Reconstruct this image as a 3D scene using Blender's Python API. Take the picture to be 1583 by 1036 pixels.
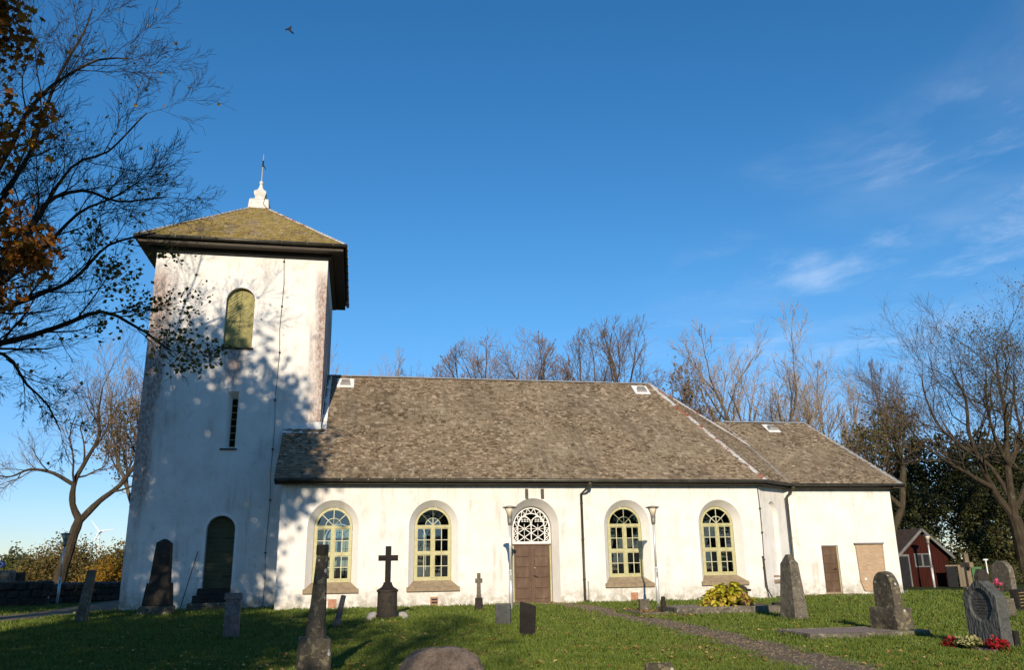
import bpy, bmesh, math, random
import numpy as np
from mathutils import Vector, Matrix, noise as mnoise
from mathutils.geometry import tessellate_polygon
R = math.radians
scene = bpy.context.scene
for o in list(bpy.data.objects): bpy.data.objects.remove(o)
COL = scene.collection

# ------------------------------------------------------------------ camera
YAW, PITCH, ROLL = R(10.668), R(15.854), R(0.9315)
CAM = Vector((2.624, -30.0, 1.246))
_F = Vector((math.sin(YAW)*math.cos(PITCH), math.cos(YAW)*math.cos(PITCH), math.sin(PITCH)))
_R0 = Vector((math.cos(YAW), -math.sin(YAW), 0)); _U0 = _R0.cross(_F)
_R = math.cos(ROLL)*_R0 - math.sin(ROLL)*_U0; _U = math.sin(ROLL)*_R0 + math.cos(ROLL)*_U0
cd = bpy.data.cameras.new('camera'); cam = bpy.data.objects.new('camera', cd); COL.objects.link(cam)
cam.matrix_world = Matrix(((_R.x, _U.x, -_F.x, CAM.x), (_R.y, _U.y, -_F.y, CAM.y), (_R.z, _U.z, -_F.z, CAM.z), (0, 0, 0, 1)))
cd.sensor_width = 36; cd.lens = 36*1269.92/1583; cd.clip_start = 0.1; cd.clip_end = 8000
scene.camera = cam
# ------------------------------------------------------------------ world, sun, exposure
SUN_AZ, SUN_EL = R(10.0), R(20.0)          # light travels towards +y, drifting to +x
world = bpy.data.worlds.new('World'); scene.world = world; world.use_nodes = True
wt = world.node_tree; wt.nodes.clear()
def wn(t, **k):
    n = wt.nodes.new(t)
    for a, b in k.items(): setattr(n, a, b)
    return n
wo = wn('ShaderNodeOutputWorld'); wb = wn('ShaderNodeBackground'); wb.inputs[1].default_value = 0.126
sky = wn('ShaderNodeTexSky', sky_type='NISHITA', sun_disc=False, sun_elevation=SUN_EL, sun_rotation=SUN_AZ+math.pi)
sky.air_density = 1.0; sky.dust_density = 0.0; sky.ozone_density = 3.0; sky.altitude = 100
hsv = wn('ShaderNodeHueSaturation'); hsv.inputs['Saturation'].default_value = 1.28; hsv.inputs['Value'].default_value = 1.0
tc = wn('ShaderNodeTexCoord'); sep = wn('ShaderNodeSeparateXYZ'); wt.links.new(tc.outputs['Generated'], sep.inputs[0])
mx = wn('ShaderNodeMath', operation='MAXIMUM'); mx.inputs[1].default_value = 0.04; wt.links.new(sep.outputs[2], mx.inputs[0])
dx = wn('ShaderNodeMath', operation='DIVIDE'); dy = wn('ShaderNodeMath', operation='DIVIDE')
for n, i in ((dx, 0), (dy, 1)): wt.links.new(sep.outputs[i], n.inputs[0]); wt.links.new(mx.outputs[0], n.inputs[1])
cmb = wn('ShaderNodeCombineXYZ'); wt.links.new(dx.outputs[0], cmb.inputs[0]); wt.links.new(dy.outputs[0], cmb.inputs[1])
CLOUD_OFF = (0.4, 0.9, 0.0)
def wnoise(scale, detail, rough, off, sx=1, sy=1, rz=0, dist=0):
    mp = wn('ShaderNodeMapping'); mp.inputs['Location'].default_value = off; mp.inputs['Scale'].default_value = (sx, sy, 1); mp.inputs['Rotation'].default_value = (0, 0, rz)
    n = wn('ShaderNodeTexNoise'); n.inputs['Scale'].default_value = scale; n.inputs['Detail'].default_value = detail; n.inputs['Roughness'].default_value = rough; n.inputs['Distortion'].default_value = dist
    wt.links.new(cmb.outputs[0], mp.inputs[0]); wt.links.new(mp.outputs[0], n.inputs[0]); return n.outputs[0]
def wramp(s, a, b):
    m = wn('ShaderNodeMapRange', interpolation_type='SMOOTHSTEP'); m.inputs[1].default_value = a; m.inputs[2].default_value = b
    wt.links.new(s, m.inputs[0]); return m.outputs[0]
def wmul(a, b):
    m = wn('ShaderNodeMath', operation='MULTIPLY'); wt.links.new(a, m.inputs[0])
    if isinstance(b, (int, float)): m.inputs[1].default_value = b
    else: wt.links.new(b, m.inputs[1])
    return m.outputs[0]
bankn = wn('ShaderNodeMath', operation='MULTIPLY_ADD'); wt.links.new(wnoise(0.9, 3, 0.5, CLOUD_OFF), bankn.inputs[0]); bankn.inputs[1].default_value = 1.5; wt.links.new(dx.outputs[0], bankn.inputs[2])
big = wramp(bankn.outputs[0], 1.75, 2.75)           # a thin cloud bank lies to the east
wisp = wramp(wnoise(1.7, 9, 0.60, (9.9, 3.3, 0), 1.0, 0.8, 0.5, 0.3), 0.47, 0.82)
veil = wmul(wramp(wnoise(1.1, 5, 0.55, (4.0, 1.0, 0)), 0.40, 0.75), 0.28)
wv = wn('ShaderNodeMath', operation='MAXIMUM'); wt.links.new(wisp, wv.inputs[0]); wt.links.new(veil, wv.inputs[1])
cl = wmul(wmul(wmul(big, wv.outputs[0]), 0.8), wramp(sep.outputs[2], 0.10, 0.42))
hz = wramp(sep.outputs[2], 0.34, -0.02)             # cooler air towards the horizon
hzm = wn('ShaderNodeMix', data_type='RGBA', blend_type='MULTIPLY'); hzm.inputs[7].default_value = (0.58, 0.62, 0.84, 1); wt.links.new(hz, hzm.inputs[0])
mixc = wn('ShaderNodeMix', data_type='RGBA'); mixc.inputs[7].default_value = (7.2, 7.6, 8.2, 1)
wt.links.new(cl, mixc.inputs[0]); wt.links.new(sky.outputs[0], hsv.inputs['Color']); wt.links.new(hsv.outputs[0], hzm.inputs[6]); wt.links.new(hzm.outputs[2], mixc.inputs[6])
wt.links.new(mixc.outputs[2], wb.inputs[0]); wt.links.new(wb.outputs[0], wo.inputs[0])
LD = Vector((math.sin(SUN_AZ)*math.cos(SUN_EL), math.cos(SUN_AZ)*math.cos(SUN_EL), -math.sin(SUN_EL)))
sl = bpy.data.lights.new('sun', 'SUN'); sl.energy = 4.6; sl.angle = R(0.53); sl.color = (1.0, 0.865, 0.68)
so = bpy.data.objects.new('sun', sl); COL.objects.link(so); so.rotation_euler = LD.to_track_quat('-Z', 'Y').to_euler(); so.location = (0, -40, 40)
vs = scene.view_settings; vs.view_transform = 'Standard'; vs.look = 'None'; vs.gamma = 1; vs.exposure = 0.28; vs.use_curve_mapping = False
scene.render.engine = 'CYCLES'; scene.render.resolution_x = 1024; scene.render.resolution_y = 671

# ------------------------------------------------------------------ materials
MATS = {}
class NT:
    def __init__(s, name):
        s.m = bpy.data.materials.new(name); s.m.use_nodes = True; s.t = s.m.node_tree
        s.b = s.t.nodes['Principled BSDF']; s.tc = s.t.nodes.new('ShaderNodeTexCoord')
    def n(s, t, **k):
        n = s.t.nodes.new(t)
        for a, b in k.items(): setattr(n, a, b)
        return n
    def l(s, a, b): s.t.links.new(a, b)
    def noise(s, scale, detail=5, rough=0.55, sc=(1, 1, 1), co='Object', dist=0, off=(0, 0, 0)):
        mp = s.n('ShaderNodeMapping'); mp.inputs['Scale'].default_value = sc; mp.inputs['Location'].default_value = off
        s.l(s.tc.outputs[co], mp.inputs[0])
        n = s.n('ShaderNodeTexNoise'); n.inputs['Scale'].default_value = scale; n.inputs['Detail'].default_value = detail
        n.inputs['Roughness'].default_value = rough; n.inputs['Distortion'].default_value = dist
        s.l(mp.outputs[0], n.inputs[0]); return n.outputs[0]
    def vor(s, scale, sc=(1, 1, 1), co='Object', feature='F1', out=0):
        mp = s.n('ShaderNodeMapping'); mp.inputs['Scale'].default_value = sc; s.l(s.tc.outputs[co], mp.inputs[0])
        n = s.n('ShaderNodeTexVoronoi', feature=feature); n.inputs['Scale'].default_value = scale; s.l(mp.outputs[0], n.inputs[0]); return n.outputs[out]
    def ramp(s, x, stops):
        n = s.n('ShaderNodeValToRGB'); e = n.color_ramp.elements
        while len(e) < len(stops): e.new(0.5)
        for i, (p, c) in enumerate(stops): e[i].position = p; e[i].color = (*c, 1) if len(c) == 3 else c
        s.l(x, n.inputs[0]); return n.outputs[0]
    def map(s, x, a, b, c=0, d=1):
        n = s.n('ShaderNodeMapRange', interpolation_type='SMOOTHSTEP')
        for i, v in enumerate((a, b, c, d)): n.inputs[i+1].default_value = v
        s.l(x, n.inputs[0]); return n.outputs[0]
    def math(s, op, a, b=None):
        n = s.n('ShaderNodeMath', operation=op)
        for i, v in enumerate((a, b)):
            if v is None: continue
            if isinstance(v, (int, float)): n.inputs[i].default_value = v
            else: s.l(v, n.inputs[i])
        return n.outputs[0]
    def mix(s, f, a, b, mode='MIX'):
        n = s.n('ShaderNodeMix', data_type='RGBA', blend_type=mode)
        if isinstance(f, (int, float)): n.inputs[0].default_value = f
        else: s.l(f, n.inputs[0])
        for i, v in ((6, a), (7, b)):
            if isinstance(v, tuple): n.inputs[i].default_value = (*v, 1) if len(v) == 3 else v
            else: s.l(v, n.inputs[i])
        return n.outputs[2]
    def xyz(s, co='Object'):
        n = s.n('ShaderNodeSeparateXYZ'); s.l(s.tc.outputs[co], n.inputs[0]); return n.outputs
    def bump(s, h, strength=0.3, dist=0.02, prev=None):
        n = s.n('ShaderNodeBump'); n.inputs['Strength'].default_value = strength; n.inputs['Distance'].default_value = dist
        s.l(h, n.inputs['Height'])
        if prev is not None: s.l(prev, n.inputs['Normal'])
        return n.outputs[0]
    def done(s, col, rough=0.8, spec=0.3, metal=0, nrm=None):
        if isinstance(col, tuple): s.b.inputs['Base Color'].default_value = (*col, 1)
        else: s.l(col, s.b.inputs['Base Color'])
        if isinstance(rough, (int, float)): s.b.inputs['Roughness'].default_value = rough
        else: s.l(rough, s.b.inputs['Roughness'])
        s.b.inputs['Specular IOR Level'].default_value = spec; s.b.inputs['Metallic'].default_value = metal
        if nrm is not None: s.l(nrm, s.b.inputs['Normal'])
        MATS[s.m.name] = s.m; return s.m
def simple(name, c1, c2, scale=6, rough=0.7, spec=0.3, metal=0, bs=25, bstr=0.25, bd=0.01, sc=(1, 1, 1), c3=None):
    t = NT(name); x = t.noise(scale, 6, 0.6, sc)
    st = [(0.3, c1), (0.7, c2)] if c3 is None else [(0.3, c1), (0.55, c2), (0.72, c3)]
    nr = t.bump(t.noise(bs, 5, 0.6, sc), bstr, bd) if bstr else None
    return t.done(t.ramp(x, st), rough, spec, metal, nr)

def plaster(name, tower=False):
    t = NT(name); P = t.xyz()
    base = t.ramp(t.noise(1.3, 6, 0.6), [(0.25, (0.62, 0.585, 0.53)), (0.5, (0.71, 0.68, 0.63)), (0.75, (0.77, 0.745, 0.70))])
    # yellowish patches of old limewash and grey smudges
    base = t.mix(t.map(t.noise(3.5, 5, 0.65, (1, 1, 0.5), off=(7, 3, 1)), 0.54, 0.72, 0, 0.45), base, (0.56, 0.48, 0.38))
    stk = t.noise(2.4, 6, 0.62, (1.6, 1.6, 0.10), off=(5, 5, 5)); base = t.mix(t.math('MULTIPLY', t.map(stk, 0.50, 0.70, 0, 0.65), t.map(t.noise(1.1, 5, 0.6, off=(9, 2, 6)), 0.4, 0.62)), base, (0.44, 0.37, 0.28))
    pat = t.map(t.noise(0.75, 3, 0.4, (1, 1, 1.6), off=(13, 4, 2)), 0.53, 0.57, 0, 0.35); base = t.mix(pat, base, (0.77, 0.74, 0.69))
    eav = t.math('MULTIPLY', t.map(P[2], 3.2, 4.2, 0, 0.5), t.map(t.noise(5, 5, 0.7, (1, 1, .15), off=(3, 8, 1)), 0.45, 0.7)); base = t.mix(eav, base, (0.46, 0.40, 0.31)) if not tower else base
    # damp dirt near the ground with a ragged upper edge
    low = t.math('ADD', P[2], t.math('MULTIPLY', t.noise(2.2, 6, 0.7, off=(2, 9, 4)), -1.1))
    base = t.mix(t.math('MULTIPLY', t.map(low, -0.62, 0.28, 0.9, 0), t.map(t.noise(4, 7, 0.7), 0.34, 0.62)), base, (0.30, 0.275, 0.20))
    if tower:
        st = t.noise(3.0, 7, 0.68, (1.0, 1.0, 0.10), off=(1, 0, 0))
        fine = t.noise(14, 6, 0.75, (1, 1, 0.45))
        cr = t.map(P[0], 0.05, 1.1); cl_ = t.map(P[0], -4.1, -5.5)
        mid = t.map(t.math('ABSOLUTE', t.math('ADD', P[0], 2.25)), 0.7, 0.15); midz = t.map(P[2], 9.9, 9.5); midz2 = t.map(P[2], 7.4, 9.2)
        mid = t.math('MULTIPLY', t.math('MULTIPLY', mid, midz), t.math('MULTIPLY', midz2, 0.9))
        up = t.map(P[2], 2.0, 7.0, 0.45, 1.0)
        edge = t.math('MAXIMUM', t.math('MULTIPLY', t.math('MAXIMUM', cr, t.math('MULTIPLY', cl_, 1.25)), up), mid)
        f = t.math('MULTIPLY', t.map(t.math('ADD', t.math('MULTIPLY', st, 0.75), t.math('MULTIPLY', edge, 0.46)), 0.49, 0.82), t.map(fine, 0.32, 0.62, 0.35, 1))
        f = t.math('MULTIPLY', f, t.map(P[2], 13.3, 12.2))
        base = t.mix(t.math('MULTIPLY', f, 0.95), base, (0.25, 0.155, 0.12))
        spots = t.map(t.noise(5.5, 8, 0.75, off=(4, 4, 4)), 0.55, 0.70, 0, 0.55)
        base = t.mix(t.math('MULTIPLY', spots, t.map(P[2], 7.5, 2.0)), base, (0.30, 0.27, 0.25))
    nr = t.bump(t.noise(2.2, 4, 0.6), 0.35, 0.05)
    nr = t.bump(t.noise(11, 6, 0.65), 0.45, 0.022, nr)
    nr = t.bump(t.noise(60, 3, 0.6), 0.25, 0.006, nr)
    return t.done(base, 0.9, 0.15, 0, nr)
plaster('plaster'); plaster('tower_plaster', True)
simple('trim_plaster', (0.72, 0.69, 0.64), (0.80, 0.775, 0.73), 4, 0.85, 0.15, bs=20, bstr=0.2)
simple('reveal_plaster', (0.74, 0.70, 0.64), (0.82, 0.79, 0.74), 3, 0.85, 0.15, bs=14, bstr=0.3, bd=0.015)
def shingles(name, moss):
    t = NT(name); P = t.xyz()
    at = t.n('ShaderNodeAttribute', attribute_name='tone'); sepc = t.n('ShaderNodeSeparateColor'); t.l(at.outputs[0], sepc.inputs[0])
    c = t.ramp(sepc.outputs[0], [(0.0, (0.115, 0.085, 0.055)), (0.35, (0.20, 0.152, 0.102)), (0.7, (0.265, 0.208, 0.145)), (1.0, (0.385, 0.32, 0.235))])
    # lichen crust: greyish over the middle, ochre near the ends, dark moss clumps
    crust = t.math('MULTIPLY', t.map(t.noise(0.35, 4, 0.6), 0.38, 0.56), t.map(t.noise(6.5, 8, 0.75), 0.42, 0.60))
    c = t.mix(t.math('MULTIPLY', crust, 0.6), c, (0.37, 0.30, 0.20))
    mo = t.math('MULTIPLY', t.map(t.noise(0.5, 4, 0.65, off=(5, 1, 2)), 0.47, 0.62), t.map(t.noise(4.5, 8, 0.78, off=(1, 5, 2)), 0.49, 0.58))
    c = t.mix(t.math('MULTIPLY', mo, 0.85), c, (0.065, 0.045, 0.022))
    c = t.mix(t.map(t.noise(13, 6, 0.75, off=(8, 5, 2)), 0.56, 0.66, 0, 0.55), c, (0.085, 0.062, 0.034))
    ye = t.map(t.noise(0.9, 6, 0.7, (1.3, 1, 0.6), off=(3, 3, 8)), *((0.34, 0.54) if moss else (0.60, 0.80)), 0, 0.74 if moss else 0.40)
    c = t.mix(t.math('MULTIPLY', ye, t.map(t.noise(7, 6, 0.7), 0.3, 0.6)), c, (0.34, 0.25, 0.045) if moss else (0.25, 0.18, 0.07))
    st = t.map(t.noise(1.0, 4, 0.6, (1.6, 0.12, 0.12), off=(2, 2, 2)), 0.56, 0.72, 0, 0.5)
    c = t.mix(st, c, (0.085, 0.072, 0.055))
    nr = t.bump(t.noise(22, 5, 0.7), 0.8, 0.03); nr = t.bump(t.noise(7, 6, 0.7), 0.7, 0.06, nr)
    return t.done(c, 0.95, 0.1, 0, nr)
shingles('shingle', False); shingles('mossy_shingle', True)
t = NT('moss'); at = t.n('ShaderNodeAttribute', attribute_name='tone'); sc_ = t.n('ShaderNodeSeparateColor'); t.l(at.outputs[0], sc_.inputs[0])
t.done(t.ramp(sc_.outputs[0], [(0, (0.085, 0.060, 0.036)), (.4, (0.17, 0.126, 0.082)), (.7, (0.245, 0.190, 0.130)), (1, (0.33, 0.268, 0.19))]), .95, .1, 0, t.bump(t.noise(40), .6, .02))
simple('roof_board', (0.05, 0.04, 0.03), (0.09, 0.07, 0.05), 5, 0.9)
simple('brown_trim', (0.030, 0.022, 0.014), (0.055, 0.042, 0.026), 5, 0.65, bs=40, bstr=0.15)
simple('gutter_metal', (0.030, 0.027, 0.018), (0.070, 0.062, 0.042), 3, 0.42, 0.5, 0.3, bs=30, bstr=0.1)
simple('flashing_metal', (0.27, 0.265, 0.255), (0.42, 0.415, 0.40), 3, 0.5, 0.4, 0.2, bstr=0.1)
simple('white_flashing', (0.46, 0.43, 0.38), (0.66, 0.63, 0.58), 5, 0.6, 0.4, bstr=0.2)
t = NT('hip_metal'); rust = t.map(t.noise(1.6, 5, 0.7), 0.50, 0.58)
t.done(t.mix(rust, t.ramp(t.noise(6), [(0.3, (0.36, 0.34, 0.32)), (0.7, (0.56, 0.54, 0.52))]), t.ramp(t.noise(9), [(0.3, (0.17, 0.05, 0.02)), (0.7, (0.32, 0.13, 0.07))])), 0.6, 0.3)
simple('window_paint', (0.33, 0.305, 0.145), (0.42, 0.39, 0.20), 5, 0.5, 0.4, bs=40, bstr=0.12, c3=(0.50, 0.475, 0.30))
simple('bar_paint', (0.44, 0.42, 0.26), (0.56, 0.54, 0.38), 6, 0.5, 0.4, bs=40, bstr=0.1)
simple('white_sheet', (0.66, 0.65, 0.62), (0.78, 0.77, 0.74), 4, 0.5, 0.4, bstr=0.1)
simple('white_bar', (0.66, 0.64, 0.58), (0.80, 0.78, 0.73), 8, 0.5, 0.4, bs=40, bstr=0.1)
simple('olive_board', (0.25, 0.22, 0.068), (0.36, 0.32, 0.115), 3, 0.6, 0.3, bs=30, bstr=0.25, sc=(1, 1, 0.35))
simple('green_door', (0.050, 0.052, 0.020), (0.085, 0.082, 0.034), 3, 0.6, 0.3, bs=30, bstr=0.25)
simple('brown_door', (0.072, 0.038, 0.020), (0.105, 0.060, 0.034), 4, 0.55, 0.35, bs=30, bstr=0.25, sc=(1, 1, 0.4), c3=(0.155, 0.10, 0.066))
simple('iron', (0.012, 0.012, 0.013), (0.03, 0.03, 0.03), 8, 0.5, 0.5, 0.5)
simple('brass', (0.5, 0.42, 0.25), (0.6, 0.5, 0.3), 8, 0.35, 0.5, 0.8)
simple('sill_stone', (0.20, 0.148, 0.092), (0.33, 0.255, 0.165), 7, 0.85, 0.2, bs=35, bstr=0.4)
simple('terracotta', (0.33, 0.15, 0.085), (0.45, 0.26, 0.17), 7, 0.85, 0.2)
simple('plywood', (0.33, 0.225, 0.135), (0.45, 0.33, 0.22), 5, 0.75, 0.2, sc=(1, 1, 3))
simple('lead', (0.12, 0.115, 0.105), (0.2, 0.19, 0.175), 5, 0.6, 0.4)
def stone(name, a, b, lich, la=0.6, thr=0.60, scale=9, lc2=None):
    t = NT(name); g = t.ramp(t.noise(30, 6, 0.75), [(0.3, a), (0.7, b)])
    g = t.mix(t.map(t.noise(55, 4, 0.8, off=(9, 1, 4)), 0.54, 0.64, 0, 0.55), g, tuple(min(.6, v*1.9) for v in b)); g = t.mix(t.map(t.noise(7, 7, 0.75, off=(2, 8, 4)), 0.48, 0.62, 0, 0.6), g, tuple(v*0.6 for v in a))
    g = t.mix(t.map(t.noise(2.2, 5, 0.6, off=(3, 1, 6)), 0.4, 0.7, 0, 0.5), g, tuple(v*0.55 for v in a))
    l = t.map(t.noise(scale, 7, 0.72, off=(1, 2, 3)), thr, thr+0.06, 0, la)
    g = t.mix(l, g, lich)
    if lc2:
        d = t.vor(5.5); g = t.mix(t.math('MULTIPLY', t.map(d, 0.20, 0.14), t.map(t.noise(2, 2, 0.5), 0.42, 0.5)), g, lc2)
    nr = t.bump(t.noise(26, 6, 0.75), 0.8, 0.02); nr = t.bump(t.noise(5, 4, 0.6), 0.5, 0.04, nr)
    return t.done(g, 0.88, 0.25, 0, nr)
stone('dark_granite', (0.026, 0.021, 0.016), (0.058, 0.048, 0.037), (0.16, 0.15, 0.13), 0.5, 0.62)
stone('grey_granite', (0.085, 0.073, 0.054), (0.19, 0.165, 0.125), (0.31, 0.275, 0.20), 0.65, 0.55)
stone('lichen_granite', (0.062, 0.052, 0.036), (0.125, 0.105, 0.075), (0.26, 0.22, 0.13), 0.65, 0.53, 8, (0.45, 0.44, 0.38))
stone('pink_granite', (0.15, 0.11, 0.10), (0.25, 0.195, 0.18), (0.26, 0.24, 0.21), 0.4, 0.62)
stone('boulder_granite', (0.115, 0.085, 0.068), (0.21, 0.165, 0.135), (0.06, 0.055, 0.05), 0.6, 0.55, 3, (0.52, 0.50, 0.45))
stone('black_iron_stone', (0.013, 0.010, 0.009), (0.027, 0.022, 0.019), (0.05, 0.045, 0.04), 0.5, 0.64)
stone('sandstone', (0.16, 0.115, 0.07), (0.26, 0.20, 0.13), (0.15, 0.13, 0.10), 0.4, 0.6)
stone('wall_stone', (0.035, 0.031, 0.027), (0.085, 0.075, 0.062), (0.20, 0.185, 0.16), 0.5, 0.6, 6)
stone('pale_wall_stone', (0.19, 0.155, 0.12), (0.32, 0.27, 0.215), (0.12, 0.11, 0.09), 0.4, 0.6, 6)
stone('white_quartz', (0.40, 0.36, 0.32), (0.62, 0.58, 0.53), (0.25, 0.2, 0.15), 0.4, 0.6, 12)
stone('slate_stone', (0.060, 0.062, 0.058), (0.115, 0.116, 0.108), (0.12, 0.12, 0.11), 0.4, 0.64)
t = NT('hewn_slate'); d_ = t.noise(16, 3, 0.5, (1, 1, 0.5)); t.done(t.ramp(t.noise(30, 6, 0.75), [(0.3, (0.060, 0.062, 0.058)), (0.7, (0.115, 0.116, 0.108))]), 0.8, 0.3, 0, t.bump(d_, 0.9, 0.05))
t = NT('lamp_metal'); t.done((0.62, 0.62, 0.60), 0.42, 0.5, 0.35, t.bump(t.noise(30), 0.1, 0.004))
t = NT('lamp_hood'); t.done(t.ramp(t.noise(6), [(0.3, (0.16, 0.15, 0.13)), (0.7, (0.26, 0.245, 0.215))]), 0.5, 0.4, 0.3)
t = NT('lamp_glass'); t.done((0.60, 0.52, 0.38), 0.3, 0.5)
# glass
t = NT('glass'); tr = t.n('ShaderNodeBsdfTransparent'); tr.inputs[0].default_value = (0.72, 0.76, 0.74, 1)
gl = t.n('ShaderNodeBsdfGlossy'); gl.inputs['Roughness'].default_value = 0.015; gl.inputs['Color'].default_value = (0.95, 0.97, 1, 1)
fr = t.n('ShaderNodeFresnel'); fr.inputs['IOR'].default_value = 1.85
wav = t.bump(t.noise(2.5, 2, 0.5), 0.08, 0.02); t.l(wav, gl.inputs['Normal'])
mxs = t.n('ShaderNodeMixShader'); t.l(fr.outputs[0], mxs.inputs[0]); t.l(tr.outputs[0], mxs.inputs[1]); t.l(gl.outputs[0], mxs.inputs[2])
t.l(mxs.outputs[0], t.t.nodes['Material Output'].inputs[0]); MATS['glass'] = t.m
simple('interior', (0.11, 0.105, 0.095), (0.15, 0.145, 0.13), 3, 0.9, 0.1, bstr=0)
# ground
t = NT('lawn'); g = t.ramp(t.noise(0.7, 6, 0.65), [(0.3, (0.030, 0.042, 0.010)), (0.5, (0.042, 0.058, 0.013)), (0.72, (0.066, 0.072, 0.020))])
g = t.mix(t.map(t.noise(0.45, 5, 0.7, off=(4, 7, 0)), 0.56, 0.72, 0, 0.6), g, (0.085, 0.066, 0.026))
g = t.mix(t.map(t.noise(30, 4, 0.7), 0.3, 0.7, 0, 0.5), g, (0.022, 0.032, 0.008))
t.done(g, 0.95, 0.1, 0, t.bump(t.noise(40, 4, 0.7), 0.6, 0.03))
t = NT('grass_blade'); at = t.n('ShaderNodeAttribute', attribute_name='tone'); sc_ = t.n('ShaderNodeSeparateColor'); t.l(at.outputs[0], sc_.inputs[0])
g = t.ramp(sc_.outputs[0], [(0.0, (0.054, 0.088, 0.011)), (0.5, (0.100, 0.142, 0.017)), (0.85, (0.160, 0.180, 0.028)), (1.0, (0.25, 0.21, 0.07))])
g = t.mix(t.map(t.noise(0.45, 5, 0.7, off=(4, 7, 0)), 0.54, 0.72, 0, 0.55), g, (0.135, 0.105, 0.034))
t.done(g, 0.6, 0.25); t.b.inputs['Subsurface Weight'].default_value = 0
simple('gravel', (0.115, 0.084, 0.055), (0.185, 0.142, 0.095), 7, 0.95, 0.1, bs=70, bstr=0.5, bd=0.015, c3=(0.24, 0.19, 0.13))
simple('pink_gravel', (0.22, 0.165, 0.13), (0.36, 0.285, 0.235), 30, 0.95, 0.1, bs=90, bstr=0.7, bd=0.02)
simple('dry_field', (0.25, 0.18, 0.09), (0.36, 0.27, 0.15), 0.8, 0.95, 0.1, bs=8, bstr=0.6, bd=0.05)
def leafmat(name, stops, trans=0.35):
    t = NT(name); at = t.n('ShaderNodeAttribute', attribute_name='tone'); s = t.n('ShaderNodeSeparateColor'); t.l(at.outputs[0], s.inputs[0])
    c = t.ramp(s.outputs[0], stops); t.done(c, 0.55, 0.3)
    tl = t.n('ShaderNodeBsdfTranslucent'); t.l(c, tl.inputs[0]); mxs = t.n('ShaderNodeMixShader'); mxs.inputs[0].default_value = trans
    t.l(t.b.outputs[0], mxs.inputs[1]); t.l(tl.outputs[0], mxs.inputs[2]); t.l(mxs.outputs[0], t.t.nodes['Material Output'].inputs[0])
leafmat('leaf_olive', [(0, (0.065, 0.075, 0.014)), (0.6, (0.125, 0.115, 0.022)), (1, (0.30, 0.20, 0.035))], 0.45)
leafmat('leaf_orange', [(0, (0.12, 0.042, 0.005)), (0.5, (0.26, 0.092, 0.008)), (1, (0.48, 0.22, 0.02))], 0.45)
leafmat('leaf_dark', [(0, (0.020, 0.026, 0.008)), (0.5, (0.045, 0.050, 0.013)), (0.8, (0.085, 0.078, 0.018)), (1, (0.15, 0.115, 0.025))], 0.25)
leafmat('leaf_shade', [(0, (0.030, 0.045, 0.012)), (1, (0.07, 0.085, 0.02))], 0.15)
leafmat('leaf_ochre', [(0, (0.08, 0.070, 0.020)), (0.5, (0.15, 0.115, 0.034)), (1, (0.25, 0.17, 0.05))])
leafmat('leaf_yellow', [(0, (0.20, 0.105, 0.010)), (1, (0.42, 0.24, 0.022))])
leafmat('leaf_bushgreen', [(0, (0.045, 0.055, 0.015)), (1, (0.12, 0.125, 0.03))])
leafmat('leaf_hosta', [(0, (0.20, 0.26, 0.02)), (0.55, (0.58, 0.50, 0.04)), (0.8, (0.66, 0.52, 0.08)), (1, (0.42, 0.27, 0.11))])
leafmat('leaf_fallen', [(0, (0.20, 0.085, 0.025)), (0.5, (0.38, 0.20, 0.05)), (1, (0.58, 0.42, 0.15))], 0.2)
leafmat('petal_red', [(0, (0.22, 0.008, 0.010)), (1, (0.45, 0.02, 0.03))])
leafmat('petal_pale', [(0, (0.28, 0.29, 0.10)), (1, (0.55, 0.50, 0.24))])
leafmat('petal_pink', [(0, (0.75, 0.06, 0.20)), (1, (0.85, 0.16, 0.30))])
def bark(name, a, b, c):
    t = NT(name); g = t.ramp(t.noise(5, 6, 0.7, (1, 1, 0.35)), [(0.3, a), (0.6, b), (0.78, c)])
    t.done(g, 0.92, 0.15, 0, t.bump(t.noise(18, 6, 0.7, (1, 1, 0.25)), 0.7, 0.03))
bark('bark_dark', (0.022, 0.017, 0.012), (0.050, 0.040, 0.028), (0.10, 0.085, 0.055))
bark('bark_grey', (0.085, 0.068, 0.050), (0.16, 0.13, 0.095), (0.24, 0.20, 0.14))
bark('bark_brown', (0.060, 0.045, 0.034), (0.115, 0.088, 0.068), (0.18, 0.14, 0.10))
bark('twig_brown', (0.12, 0.080, 0.058), (0.19, 0.135, 0.10), (0.26, 0.195, 0.145))
bark('twig_tan', (0.17, 0.125, 0.085), (0.27, 0.205, 0.145), (0.36, 0.285, 0.20))
bark('bark_rough', (0.026, 0.019, 0.013), (0.062, 0.048, 0.030), (0.20, 0.175, 0.12))
bark('bark_mossy', (0.034, 0.026, 0.016), (0.072, 0.057, 0.034), (0.17, 0.145, 0.09))
simple('shaded_falu_red', (0.026, 0.007, 0.005), (0.048, 0.012, 0.008), 4, 0.9, 0.1, bs=25, bstr=0.3, sc=(1, 1, 0.3))  # shed red, colour darkened to stand in for shade of the trees
simple('shaded_grey_paint', (0.10, 0.10, 0.095), (0.16, 0.16, 0.15), 4, 0.6, 0.3)  # shed trim, tree shade put into its grey as well
simple('roof_tile_dark', (0.05, 0.035, 0.028), (0.09, 0.06, 0.045), 4, 0.85, 0.2)
simple('old_board', (0.14, 0.11, 0.075), (0.22, 0.175, 0.12), 4, 0.85, 0.2, sc=(1, 1, 0.3))
simple('turbine_white', (0.74, 0.75, 0.76), (0.78, 0.79, 0.8), 1, 0.5, 0.3, bstr=0)
simple('bin_green', (0.055, 0.13, 0.045), (0.08, 0.17, 0.06), 5, 0.5, 0.4)
simple('sign_blue', (0.008, 0.06, 0.25), (0.012, 0.075, 0.30), 5, 0.4, 0.4, bstr=0)
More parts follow.
